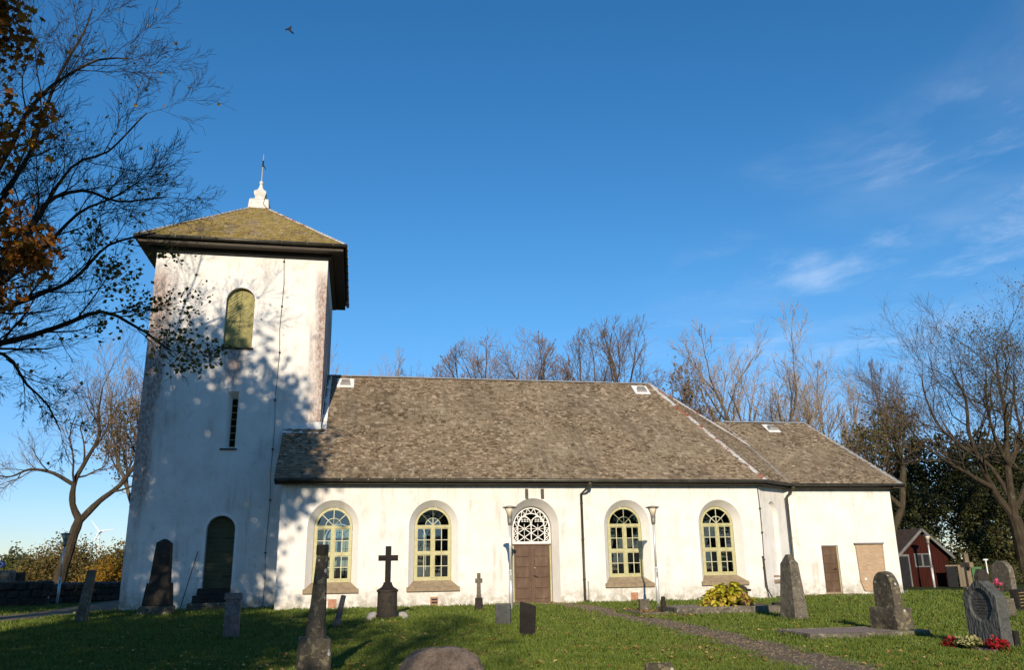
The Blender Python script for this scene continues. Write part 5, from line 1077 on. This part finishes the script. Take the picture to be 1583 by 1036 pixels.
def bare(nm, x, y, h, wide, label, arch_, rz, mats=None, group=GRP):
    T, H, ma, mb_ = arch_t[arch_]; s = h/H; mats = mats or (('bark_grey', 'twig_tan') if 'vase' in arch_ else ('bark_brown', 'twig_brown'))
    return place(nm, label, 'tree', (x, y, gnd(x, y)), [('trunk', ma, mats[0]), ('crown', mb_, mats[1])], rz, (s*wide, s*wide, s), group)
bare('bare_tree', 2.9, 45, 21.0, .72, 'faint bare treetop just right of the tower above the roof', 'vase2', 0.4)
bare('bare_tree', 8.2, 46, 20.0, .75, 'lowest bare treetop showing above the ridge left of centre', 'round3', 1.4)
bare('bare_tree', 14.2, 36, 20.3, 1.0, 'domed bare treetop above the middle of the nave ridge', 'round', 0.6)
bare('bare_tree', 19.6, 41, 19.2, .7, 'thin bare treetop between the two domed crowns', 'vase2', 2.9)
bare('bare_tree', 24.4, 34, 21.3, 1.02, 'large domed bare crown above the right end of the nave ridge', 'round2', 3.6)
bare('bare_tree', 36.5, 34, 20.8, 1.0, 'big bare tree with many upright stems above the low east roof', 'vase', 0.5)
bare('bare_tree', 43.6, 38, 19.8, .85, 'bare upright tree behind the right slope of the east roof', 'vase2', 4.4)
bare('bare_tree', 50.3, 38, 19.4, .80, 'slender bare tree between east roof and dark evergreens', 'round3', 5.3, ('bark_grey', 'twig_tan'))
# ivy tree with a few leaves
T, H = arche(47, GNARL, 9.0, 0.22, env=(0, 0, 13.5, 3.4, 4.5)); s = 17.6/H
place('ivy_tree', 'gnarled tree with leaf tufts between the domed and upright crowns', 'tree', (28.3, 30, gnd(28, 30)), [('trunk', T.a.mesh('trunk'), 'bark_mossy'), ('crown', T.b.mesh('branches'), 'twig_brown'), ('leaves', T.leaves(700, .24, .25, seed=4).mesh('leaves'), 'leaf_ochre')], 0.3, (s*.75, s*.75, s))
# left gnarled tree behind the wall
T = Tree(71, GNARL, 3)
_p, _r = smooth_path([(0, 0, -.2), (0.12, 0, 1.5), (0.45, 0, 3.2), (0.70, 0, 4.4)], [.40, .33, .27, .25], .25, 3, .07); T.a.tube(_p, _r, 10, False)
T.grow(None, None, None, 0.19, 1, [(0.70, 0, 4.3), (0.25, 0, 5.2), (0.15, .1, 6.6), (0.7, .2, 8.0), (1.1, .3, 9.4), (0.9, .4, 10.8), (1.0, .2, 12.2)])
T.grow(None, None, None, 0.18, 1, [(0.70, 0, 4.3), (1.6, .2, 5.4), (2.8, .3, 6.6), (3.6, .2, 8.2), (4.0, .1, 10.0), (4.3, 0, 11.8)])
T.grow(None, None, None, 0.11, 1, [(0.2, .1, 6.3), (-1.0, .0, 7.0), (-2.2, -.2, 7.2), (-3.4, .1, 6.8), (-4.6, .2, 7.0)])
place('gnarled_tree', 'crooked forked bare tree behind the wall left of the tower', 'tree', (-13.9, 22.5, 0), [('trunk', T.a.mesh('trunk'), 'bark_rough'), ('crown', T.b.mesh('branches'), 'twig_brown')])
T, H, ma, mb_ = arch_t['vase2']; s = 16.6/H
lv = T.leaves(2600, .22, .35, seed=8, pick=lambda p: p.z < H*0.72, tb=.55)
place('thinning_tree', 'tall thin tree with yellowing lower leaves at the tower edge', 'tree', (-11.6, 29, -.05), [('trunk', ma, 'bark_grey'), ('crown', mb_, 'twig_tan'), ('leaves', lv.mesh('leaves'), 'leaf_ochre')], 1.0, (s*.95, s*.95, s))
# big spreading tree far right and the tree beside the shed
T = Tree(83, GNARL, 3); _p, _r = smooth_path([(0.2, 0, -.3), (0.1, 0, .6), (0, 0, 2.2), (-.2, 0, 4.2)], [.72, .50, .42, .36], .25, 3, .07); T.a.tube(_p, _r, 12, False)
for r0, pts in ((.24, [(-.2, 0, 4.0), (-.1, 0, 6), (.3, .2, 8.2), (.5, 0, 10.5), (.2, -.3, 12.6), (.6, 0, 14.8)]), (.20, [(-.2, 0, 4.0), (-1.0, .3, 5.8), (-1.9, 0, 7.4), (-2.6, -.3, 9.6), (-2.4, -.2, 11.8), (-2.9, 0, 13.8)]), (.15, [(-1.2, .2, 6.0), (-2.8, .2, 6.9), (-4.6, 0, 7.8), (-6.2, -.2, 9.0), (-7.2, -.2, 10.6)]),
                (.19, [(0, 0, 4.6), (1.4, .2, 6.4), (2.6, .2, 8.6), (3.4, 0, 11.0), (3.2, 0, 13.4)]), (.13, [(.2, .1, 7.4), (-1.0, -.5, 9.2), (-1.4, -.8, 11.4), (-1.2, -1, 13.6)]), (.13, [(.2, .1, 7.6), (1.8, .5, 9.6), (2.0, .7, 12.0), (2.4, .6, 14.2)]), (.13, [(-.2, 0, 5.2), (-.9, .6, 7.6), (-3.6, .8, 9.8), (-4.8, .4, 12.0), (-5.0, .2, 13.2)])):
    T.grow(None, None, None, r0, 1, pts)
place('spreading_tree', 'massive spreading tree with thick trunk at the right edge', 'tree', (37.6, 9.6, 0), [('trunk', T.a.mesh('trunk'), 'bark_rough'), ('crown', T.b.mesh('branches'), 'bark_brown'), ('leaves', T.leaves(6500, .12, .22, seed=3, pick=lambda p: p.x > -2.5 and p.z > 6.5, tb=.45).mesh('leaves'), 'leaf_olive')], 0, (.86, .86, .84))
T = Tree(91, GNARL, 3); _p, _r = smooth_path([(0, 0, -.3), (-.15, 0, 1.2), (0.3, 0, 2.8), (1.0, 0, 4.0), (1.25, 0, 5.2)], [.30, .22, .19, .17, .14], .25, 3, .07); T.a.tube(_p, _r, 9, False)
T.grow(None, None, None, .16, 1, [(1.25, 0, 5.1), (1.5, .1, 6.4), (1.2, .2, 7.6), (1.7, .3, 8.8)]); T.grow(None, None, None, .13, 1, [(1.0, 0, 4.0), (0.2, .2, 5.0), (-.4, .3, 6.2), (-.3, .5, 7.4)])
place('shed_tree', 'leaning pale barked tree between church and red shed', 'tree', (30.2, 10.2, 0), [('trunk', T.a.mesh('trunk'), 'bark_mossy'), ('crown', T.b.mesh('branches'), 'twig_brown'), ('leaves', T.leaves(1600, .16, .3, seed=5).mesh('leaves'), 'leaf_olive')])
# dark leafy trees behind the shed
LT = []
for k, sd in enumerate((101, 113)):
    T, H = arche(sd, LEAFY, 8.0, 0.30, tf=2, env=(0, 0, 7.5, 4.2, 5.0)); LT.append((12.6, T.a.mesh('trunk'), T.b.mesh('branches'), clumps(sd, (0, 0, 7.6), 4.1, 4.8, 150, 62, .27, .42, .35).mesh('leaves')))
for i, (x, y, h, wd, k, lab) in enumerate(((39.8, 24, 10.6, 1.0, 0, 'dark leafy tree just behind the red shed roof'), (43.8, 21, 10.4, 1.1, 1, 'dark leafy tree in the middle of the grove at right'), (47.5, 19, 9.8, 1.15, 0, 'dark leafy tree behind the massive spreading trunk'), (51.0, 24, 11.0, 1.2, 1, 'farthest dark leafy tree showing at the right edge'), (41.0, 15.5, 6.4, 1.1, 0, 'low dark leafy tree filling the gap behind the hedge'), (46.0, 14.5, 6.6, 1.2, 1, 'low dark leafy tree right of the grove'), (37.2, 17.5, 6.2, 1.0, 1, 'small dark leafy tree behind the right side of the shed'))):
    H, ma, mb_, ml = LT[k]; s = h/H; e = place('dark_tree', lab, 'tree', (x, y, gnd(x, y)), [('trunk', ma, 'bark_dark'), ('branches', mb_, 'bark_dark'), ('crown', ml, 'leaf_dark')], i*1.1, (s*wd, s*wd, s), 'dark leafy trees at the right')
def _dark_fill():
    for i, (x, y, w, h, lab) in enumerate(((36.0, 15.5, 2.2, 3.4, 'dark evergreen bush behind the right corner of the red shed'), (39.5, 13.8, 2.6, 3.8, 'dark evergreen bush behind the green hedge'), (43.5, 13.2, 2.6, 3.6, 'dark evergreen bush right of the massive trunk'), (33.0, 17.0, 2.4, 4.2, 'tall dark evergreen bush behind the red shed'), (48.0, 15.0, 3.0, 4.5, 'dark evergreen bush at the right edge'))):
        bush('evergreen_bush', x, y, w, 1.8, h, 5200, .22, 'leaf_dark', lab, 80+i, 'bush', 'dark evergreen bushes at the right', stems=14)
def bush(name, x, y, w, d, h, n, size, mat, label, seed, cat='bush', group=None, stems=8):
    r = random.Random(seed); e = empty(name, (x, y, gnd(x, y)), label, cat, group); m = MB(); cs = []
    for i in range(stems*4):
        a = r.uniform(0, 6.28); q = math.sqrt(r.random()); tx, ty = q*w*math.cos(a), q*d*math.sin(a); tz = h*(1-0.55*q*q)*r.uniform(.65, 1.0)
        pts = [Vector((tx*.15, ty*.15, -.05)), Vector((tx*.6, ty*.6, tz*.55)), Vector((tx, ty, tz))]; m.tube(pts, [.03, .02, .006], 4, False)
        for f in np.linspace(.25, 1, 6): cs.append(pts[0].lerp(pts[1], min(1, f*2)) if f < .5 else pts[1].lerp(pts[2], f*2-1))
    m.obj('stems', 'bark_brown', e, fix=False); link('foliage', leafcloud(MB(), cs, n, size, min(w, h)*.14, r).mesh('foliage'), mat, e); return e
_dark_fill()
bush('field_bush', -20.5, 45, 3.4, 2.6, 4.4, 15000, .20, 'leaf_ochre', 'large brownish thicket behind the gnarled tree', 1, stems=16)
bush('field_bush', -15.0, 40, 2.4, 2.0, 3.7, 11000, .20, 'leaf_ochre', 'brownish thicket just left of the yellow shrub', 2, stems=14)
bush('field_bush', -24.4, 48, 2.0, 2.0, 3.0, 7000, .19, 'leaf_bushgreen', 'lower greenish bush on the left flank of the thicket', 3, stems=12)
bush('yellow_shrub', -12.6, 29, 2.0, 1.3, 2.4, 8000, .14, 'leaf_yellow', 'bright golden shrub beside the tower corner', 4)
bush('green_tree', -32.5, 66, 2.6, 2.4, 4.3, 7000, .28, 'leaf_bushgreen', 'rounded green bush above the gate pier at the left', 5)
for i in range(9):
    x = -66+i*7.5; bush('hedge_tree', x, 150+9*math.sin(i*2.1), 6.5, 3.5, 5.0+1.2*math.sin(i*3.3), 1300, .6, 'leaf_dark', 'dark distant tree belt along the left horizon, number '+('one two three four five six seven eight nine'.split()[i])+' from the left', 60+i, 'tree', 'distant tree belt on the horizon')
bush('hedge', 35.2, 9.2, 2.6, .6, 1.2, 5200, .10, 'leaf_bushgreen', 'clipped green hedge between the stone cross and the big tree', 6, 'hedge', stems=16)
bush('hedge', 33.2, 8.2, .6, .5, .95, 1800, .09, 'leaf_bushgreen', 'small rounded green bush right of the board screen', 7, 'bush')
# --- near-left tree: limbs reach into the picture, trunk stands outside to the left
NEAR = [dict(n=3, c=5, a=.6, l=1, k=10), dict(n=6, g=.10, up=.05, c=11, a=.66, l=.23, st=.15, k=7, end=.22, rr=.45, dec=.25), dict(n=6, g=.12, up=.06, c=7, a=.58, l=.55, st=.15, k=5, rr=.5), dict(n=4, g=.14, up=.05, c=5, a=.55, l=.58, st=.1, k=3, rr=.6), dict(n=4, g=.15, up=.04, c=3, a=.5, l=.60, st=.1, k=3, rr=.7), dict(n=3, g=.15, up=.03, c=0, k=3)]
T = Tree(57, NEAR, 3); T.rmin = .0045; bx, by = -9.2, -8.0
_p, _r = smooth_path([(0, 0, -.3), (0.05, 0, .8), (0.1, 0, 3), (.2, .1, 5.0), (.4, 0, 7.5), (.5, -.1, 10)], [.72, .52, .45, .42, .34, .24], .25, 3, .07); T.a.tube(_p, _r, 12, False)
def LB(pts, r0, y0=0.0, y1=0.0): T.grow(None, None, None, r0, 1, [(x-bx, y0+(y1-y0)*i/(len(pts)-1), z) for i, (x, z) in enumerate(pts)])
LB([(-9.00, 5.6), (-7.60, 6.6), (-6.41, 7.06), (-5.17, 7.58), (-4.21, 8.07), (-3.42, 7.76), (-2.44, 7.1)], 0.102, 0, .6)
LB([(-9.00, 5.0), (-7.50, 6.3), (-6.50, 7.7), (-5.71, 8.08), (-4.76, 8.58), (-3.95, 9.54), (-2.80, 9.9)], 0.088, 0, -.8)
LB([(-9.00, 6.8), (-7.40, 8.0), (-6.63, 9.0), (-6.05, 11.0), (-5.18, 11.6), (-4.24, 11.4), (-3.04, 11.7)], 0.088, 0, .9)
LB([(-8.90, 8.0), (-7.40, 9.4), (-6.96, 10.99), (-6.49, 12.4), (-6.16, 14.6), (-5.74, 16.1), (-5.52, 17.3)], 0.088, 0, .4)
LB([(-8.90, 8.5), (-7.60, 10.2), (-7.04, 11.55), (-6.49, 13.35), (-5.71, 14.4), (-4.81, 14.95), (-4.00, 15.0)], 0.082, .1, -.8)
LB([(-8.90, 7.2), (-7.30, 8.4), (-6.71, 9.3), (-6.27, 10.5), (-5.65, 12.4), (-4.78, 13.1), (-3.92, 14.5)], 0.082, .1, 1.2)
LB([(-9.00, 6.0), (-7.40, 6.7), (-6.37, 6.76), (-5.73, 6.0), (-5.20, 5.5), (-4.88, 4.9)], 0.061, 0, .5)
LB([(-9.00, 6.4), (-7.00, 8.0), (-5.68, 9.2), (-4.72, 10.3), (-3.92, 10.6), (-3.12, 11.1)], 0.068, .1, -1.4)
LB([(-8.8, 9.5), (-8.2, 12), (-8.0, 14.5), (-7.6, 17)], 0.095, 0, 0); LB([(-9.4, 7), (-11, 9), (-12.5, 11), (-13.5, 13)], 0.095, 0, .6)
lo = T.leaves(950, .12, .12, seed=6, pick=lambda p: p.x+bx > -4.3 and 6.4 < p.z < 9.6, asp=.85, tb=.35); leafcloud(lo, [t_[0] for t_ in T.tips], 420, .12, .12, random.Random(9), .85, .8)
place('overhanging_tree', 'large nearly bare tree reaching in from the left edge', 'tree', (bx, by, gnd(bx, by)), [('trunk', T.a.mesh('trunk'), 'bark_dark'), ('crown', T.b.mesh('twigs'), 'bark_dark'), ('leaves', lo.mesh('leaves'), 'leaf_olive')])
# --- maple with orange leaves, trunk outside the picture at the left
T = Tree(61, NEAR, 9); bx, by = -6.6, -15.6
_p, _r = smooth_path([(0, 0, -.3), (0, 0, 2.5), (.1, 0, 6), (.1, 0, 9.5), (0.1, 0, 12)], [.34, .26, .22, .16, .10], .25, 3, .07); T.a.tube(_p, _r, 10, False)
for pts, r0 in (([(-6.5, 5.5), (-5.2, 6.6), (-4.1, 6.9), (-3.2, 6.7)], .06), ([(-6.5, 4.6), (-5.2, 5.4), (-4.2, 6.0), (-3.4, 6.2)], .06), ([(-6.5, 7.2), (-5.4, 8.4), (-4.5, 8.9), (-3.9, 9.0)], .05), ([(-6.5, 9.4), (-5.4, 10.5), (-4.6, 10.9), (-4.3, 11.0)], .045), ([(-6.6, 6), (-7.5, 7), (-8.5, 7.5)], .06), ([(-6.6, 9), (-7.4, 10.5), (-8, 12)], .06)):
    r0_ = r0; sp_old = T.spec; T.spec = [sp_old[0], dict(sp_old[1], c=7, l=.30), sp_old[2], dict(n=3, g=.15, up=0, c=0, k=3)]
    T.grow(None, None, None, r0, 1, [(x-bx, .15*math.sin(i*2), z) for i, (x, z) in enumerate(pts)])
lm = MB(); rr_ = random.Random(12); tips = [t_[0] for t_ in T.tips]
def maple(m, c, n, size, jit, r):
    for i in range(n):
        q = r.choice(c); p = Vector((q.x+r.gauss(0, jit), q.y+r.gauss(0, jit), q.z+r.gauss(0, jit)-.03)); a = Vector((r.gauss(0, .8), r.gauss(0, .8), r.gauss(-.5, .6))).normalized(); b = a.orthogonal().normalized(); w = r.uniform(0, 6.28); b = b*math.cos(w)+a.cross(b)*math.sin(w); s = size*r.uniform(.7, 1.25); nn = a.cross(b)
        sh_ = [(0, 0), (.15, .45), (.45, .22), (.62, .50), (.70, .16), (1.0, 0), (.70, -.16), (.62, -.50), (.45, -.22), (.15, -.45)]
        m.add([p+a*s*x+b*s*y+nn*s*(.18*abs(y)) for x, y in sh_], [(0, 1, 2), (0, 2, 4, 5), (2, 3, 4), (0, 5, 6, 8), (8, 6, 7), (0, 8, 9)], min(1, max(0, r.gauss(.45, .25))))
maple(lm, [p for p in tips if p.x+bx < -2.7], 3200, .15, .15, rr_)
place('maple_tree', 'maple with orange leaves hanging in along the left edge', 'tree', (bx, by, gnd(bx, by)), [('trunk', T.a.mesh('trunk'), 'bark_dark'), ('crown', lm.mesh('leaves'), 'leaf_orange')])
# --- leafy trees on the near side of the churchyard: they throw the dappled shade
SH = []
for sd in (201, 215):
    T, H = arche(sd, LEAFY, 9.0, 0.36, tf=2, env=(0, 0, 13.7, 4.8, 6.3)); SH.append((T.a.mesh('trunk'), T.b.mesh('branches'), clumps(sd, (0, 0, 13.7), 4.9, 6.4, 255, 64, .34, .48, thin=True).mesh('leaves')))
def shade(x, y, s, k, rz, lab):
    ma, mb_, ml = SH[k]
    place('lime_tree', lab, 'tree', (x, y, gnd(x, y)), [('trunk', ma, 'bark_dark'), ('branches', mb_, 'bark_dark'), ('crown', ml, 'leaf_shade')], rz, s, 'leafy trees on the near side of the churchyard')
shade(-8.1, -22.5, (1.03, 1.03, .98), 0, 0.3, 'tall leafy tree left of the viewpoint shading the tower')
shade(-15.5, -16, (1, 1, .82), 1, 1.3, 'leafy tree farther left shading the path')
shade(-7.2, -39, (1, 1, .70), 1, 2.1, 'leafy tree behind the viewpoint shading the left lawn')
shade(-10.5, -46, (.85, .85, .62), 0, 4.1, 'smaller leafy tree behind the viewpoint shading the far left lawn')
shade(41, -52, (1.3, 1.3, .58), 0, 3.0, 'leafy tree farthest behind right, mirrored in the last window'); shade(30, -54, (1.3, 1.3, .60), 1, 4.0, 'leafy tree behind right, mirrored in the third window'); shade(13.5, -62, (1.0, 1.0, .36), 1, 5.0, 'low leafy tree behind the path end, mirrored in the low panes'); shade(22, -60, (1.1, 1.1, .45), 0, 5.5, 'low leafy tree behind right, mirrored in the door fanlight')

bare('bare_tree', -2.6, -42, 14.0, .8, 'bare tree behind the viewpoint throwing streaky shade on the lawn', 'round', 1.0, ('bark_dark', 'bark_dark'), 'bare trees behind the viewpoint')
# ------------------------------------------------------------------ small plants
e = empty('hosta_plant', (13.25, -6.55, gnd(13.2, -6.5)), 'clump of big yellow hosta leaves on the gravel plot', 'plant'); e.scale = (1.12, 1.0, 1.25); rr_ = random.Random(3)
def big_leaf(L_, w, fold):
    m = MB(); n = 5
    for i in range(n+1):
        t_ = i/n; ww = w*math.sin(math.pi*min(1, t_*.94+.05))**.8; z = -.35*L_*t_*t_
        m.v += [(-ww/2, L_*t_, z+fold*ww), (0, L_*t_, z), (ww/2, L_*t_, z+fold*ww)]
    m.f = [(i*3+j, i*3+j+1, i*3+j+4, i*3+j+3) for i in range(n) for j in range(2)]; return m
variants = []
for k in range(8):
    m = big_leaf(rr_.uniform(.18, .25), rr_.uniform(.13, .18), .25); m.t = [(.1, .3, .45, .55, .6, .7, .9, 1.0)[k]]*len(m.v); variants.append(m.mesh('leaf'))
for i in range(260):
    a = rr_.uniform(0, 6.28); q = math.sqrt(rr_.random()); x, y = .80*q*math.cos(a), .62*q*math.sin(a); z = .14+.50*(1-q*q)*rr_.uniform(.55, 1)
    dry = x > .25 and y < -.2 and rr_.random() < .75
    o_ = link('leaf', variants[7 if dry else rr_.randrange(7)], 'leaf_hosta', e, (x*.75, y*.75, z)); o_.rotation_euler = (rr_.uniform(-.35, .75), rr_.uniform(-.3, .3), a-math.pi/2+rr_.uniform(-.6, .6)); o_.scale = (1, 1, 1) if not dry else (.6, .8, 1)
    m = None
m = MB()
for i in range(30):
    a = rr_.uniform(0, 6.28); q = rr_.random(); m.tube([(0.1*math.cos(a), .1*math.sin(a), 0), (.6*q*math.cos(a), .5*q*math.sin(a), .4*(1-q*q))], .008, 4)
m.obj('stalks', 'leaf_bushgreen', e)
def flowers(x, y, n, rad, h, mat, label, seed, name='flower_pot', size=.05):
    r = random.Random(seed); e = empty(name, (x, y, gnd(x, y)), label, 'flowers'); m = MB(); cs = []
    for i in range(28):
        a = r.uniform(0, 6.28); q = math.sqrt(r.random())*rad; p = Vector((q*math.cos(a), q*math.sin(a), h*.85*r.uniform(.55, 1)*(1-.4*(q/rad)**2))); m.tube([(p.x*.2, p.y*.2, 0), p], .004, 3); cs.append(p)
    m.obj('stems', 'leaf_bushgreen', e, fix=False); link('foliage', leafcloud(MB(), [c*.75 for c in cs], 160, .06, .03, r).mesh('foliage'), 'leaf_bushgreen', e); link('blossoms', leafcloud(MB(), cs, n, size, .018, r, 1.0).mesh('blossoms'), mat, e); return e
flowers(12.60, -16.75, 260, .11, .22, 'petal_red', 'red blossoms left of the pale bush before the plaque headstone', 1); flowers(12.72, -17.05, 420, .17, .28, 'petal_pale', 'pale yellow flowering heather before the plaque headstone', 2); flowers(12.95, -17.40, 330, .15, .22, 'petal_red', 'red begonia blossoms right of the pale heather', 3)
flowers(26.85, -1.0, 50, .09, .72, 'petal_pink', 'bright pink flower on a tall stem behind the plaque headstone', 4, size=.10)
e = empty('grave_lantern', (17.2, -.6, 0), 'small dark lantern on a bracket by the choir corner', 'lantern') if False else None

# ------------------------------------------------------------------ grass and fallen leaves (stuff)
rs = np.random.default_rng(7)
def scatter(n, near):
    d = 11.0*(1.0/(1-rs.random(n)*(1-11.0/42)))**near; b = YAW+R(-34)+rs.random(n)*R(68); x = CAM.x+d*np.sin(b); y = CAM.y+d*np.cos(b); return x, y, d
def allowed(x, y):
    ok = np.ones(len(x), bool)
    ok &= ~((y > -0.06) & (x > -0.1) & (x < L+.3)); ok &= ~((y > 2.2) & (x > TX0-.05) & (x < TX1)); ok &= ~((x > L-0.1) & (x < SX1+.1) & (y > (x-L)*.74-.05)); ok &= ~((x > 19.3) & (x < SX1+.1) & (y > SY-.1))
    pc = np.interp(y, [-26, -18, -13, -5, -1.6, 0], [8.65, 9.42, 9.92, 10.0, 9.85, 9.0]); ok &= ~(np.abs(x-pc) < 0.44+0.10*np.sin(y*3+x)+0.08*np.sin(y*11+2*x)+rs.normal(0, .06, len(x)))
    pc = np.interp(y, [-14, -3.5, 3, 9, 16, 26], [-10.55, -8.1, -7.1, -7.4, -7.8, -8.2]); ok &= ~(np.abs(x-pc) < 1.12+.12*np.sin(y*2.3))
    for x0, x1, y0, y1 in ((11.25, 14.3, -7.7, -6.1), (10.25, 11.05, -7.75, -5.7), (11.15, 13.75, -14.75, -13.35), (-3.1, -1.6, 1.2, 2.3)): ok &= ~((x > x0) & (x < x1) & (y > y0) & (y < y1))
    return ok & (y < 24)
x, y, d = scatter(430000, 1.0); ok = allowed(x, y); x, y, d = x[ok], y[ok], d[ok]
tx, ty = [], []
for (a_, b_, w_, d_, c_) in ((-3.33, -1.82, .52, .45, 700), (-4.62, -4.79, .18, .15, 260), (.11, -10.93, .23, .18, 420), (2.08, -17.15, .24, .22, 700), (2.22, -8.44, .11, .1, 260), (3.51, -6.47, .30, .30, 520), (6.46, -3.32, .14, .12, 220), (6.13, -9.67, .19, .10, 330), (6.1, -12.69, .17, .09, 380), (3.8, -18.2, .62, .16, 900), (13.29, -10.28, .22, .34, 520), (13.40, -14.0, .18, .44, 600), (13.15, -17.05, .15, .40, 700), (18.36, -11.35, .13, .18, 200), (12.77, -6.9, 1.56, .84, 700), (12.45, -14.05, 1.33, .73, 500), (10.65, -6.7, .43, 1.05, 700)):
    th = rs.random(c_)*4; k_ = th.astype(int); f_ = (th-k_)*2-1; o_ = 1+np.abs(rs.normal(0, .04, c_))/max(w_, .1)
    tx.append(a_+w_*np.where(k_ % 2 == 0, f_, np.where(k_ == 1, o_, -o_))); ty.append(b_+d_*np.where(k_ % 2 == 0, np.where(k_ == 0, o_, -o_), f_))
tx = np.concatenate(tx); ty = np.concatenate(ty); nt = len(tx); x = np.concatenate([x, tx]); y = np.concatenate([y, ty]); d = np.concatenate([d, np.hypot(tx-CAM.x, ty-CAM.y)]); n = len(x)
from math import floor
gx = np.array([gnd(a, b) for a, b in zip(x[::1], y[::1])])
cln = np.array([mnoise.noise(Vector((a*1.7, b*1.7, 4.0)))+.6*mnoise.noise(Vector((a*5.1, b*5.1, 9.0))) for a, b in zip(x, y)])
h = (0.026+0.03*rs.random(n))*np.clip(1+1.0*cln, .45, 2.2)*np.clip(d/16, 1, 1.7); h[-nt:] = (0.06+0.07*rs.random(nt)); a = rs.random(n)*6.283; w = (0.0045+0.004*rs.random(n))*np.clip(d/11, 1, 3.0); ln = h*(0.2+0.7*rs.random(n)); la = rs.random(n)*6.283
V = np.empty((n, 3, 3), np.float32); V[:, 0, 0] = x-w*np.cos(a); V[:, 0, 1] = y-w*np.sin(a); V[:, 0, 2] = gx-.004; V[:, 1, 0] = x+w*np.cos(a); V[:, 1, 1] = y+w*np.sin(a); V[:, 1, 2] = gx-.004
V[:, 2, 0] = x+ln*np.cos(la); V[:, 2, 1] = y+ln*np.sin(la); V[:, 2, 2] = gx+h
me = bpy.data.meshes.new('grass'); me.vertices.add(3*n); me.vertices.foreach_set('co', V.ravel()); me.loops.add(3*n); me.loops.foreach_set('vertex_index', np.arange(3*n, dtype=np.int32)); me.polygons.add(n); me.polygons.foreach_set('loop_start', np.arange(0, 3*n, 3, dtype=np.int32)); me.polygons.foreach_set('loop_total', np.full(n, 3, np.int32)); me.update(calc_edges=True)
tn = np.clip(rs.normal(.45, .22, n)+.35*np.clip(-cln, -.3, .6), 0, 1); ca = me.color_attributes.new('tone', 'FLOAT_COLOR', 'POINT'); A = np.ones((n, 3, 4), np.float32); A[:, :, 0] = A[:, :, 1] = A[:, :, 2] = tn[:, None]; ca.data.foreach_set('color', A.ravel())
tag(link('grass', me, 'grass_blade'), 'short green grass blades of the churchyard lawn', 'grass', kind='stuff')
x, y, d = scatter(9000, 1.0); cl_ = np.sin(x*.8+1)*np.sin(y*.7)+.6*np.sin(x*2.1)*np.sin(y*1.7+2); ok = (allowed(x, y) | (rs.random(len(x)) < .3)) & (cl_+rs.normal(0, .5, len(x)) > .15) & ~((y > -.05) & (x > TX0) & (x < SX1)); x, y = x[ok][:2000], y[ok][:2000]
m = MB(); r = random.Random(5)
ex = [(r.uniform(10.3, 11.0), r.uniform(-7.7, -5.8)) for _ in range(150)]+[(r.uniform(10.0, 11.6), r.uniform(-8.4, -7.6)) for _ in range(70)]+[(r.uniform(19.5, 22.5), r.uniform(0.6, 1.2)) for _ in range(70)]+[(r.uniform(5, 11), r.uniform(-1.2, -.15)) for _ in range(110)]
for k, (px_, py_) in enumerate(list(zip(x, y))+ex):
    z = gnd(px_, py_)+(.050 if k < len(x) else .055)+(.06 if (10.3 < px_ < 11 and -7.7 < py_ < -5.8) else 0); s = r.uniform(.014, .046); q = r.uniform(0, 6.28); ca_, sa_ = math.cos(q)*s, math.sin(q)*s; t1_, t2_ = r.uniform(-.5, .5), r.uniform(-.5, .5)
    m.add([(px_+u*ca_-v*sa_, py_+u*sa_+v*ca_, z+s*(t1_*u+t2_*v+.35*abs(v))) for u, v in ((-1, 0), (-.2, .75), (.3, .35), (1.1, 0), (.3, -.35), (-.2, -.75))], [(0, 1, 2, 3), (0, 3, 4, 5)], min(1, max(0, r.gauss(.5, .3))))
tag(m.obj('fallen_leaves', 'leaf_fallen', fix=False), 'scattered fallen orange and yellow leaves on the lawn', 'leaves', kind='stuff')
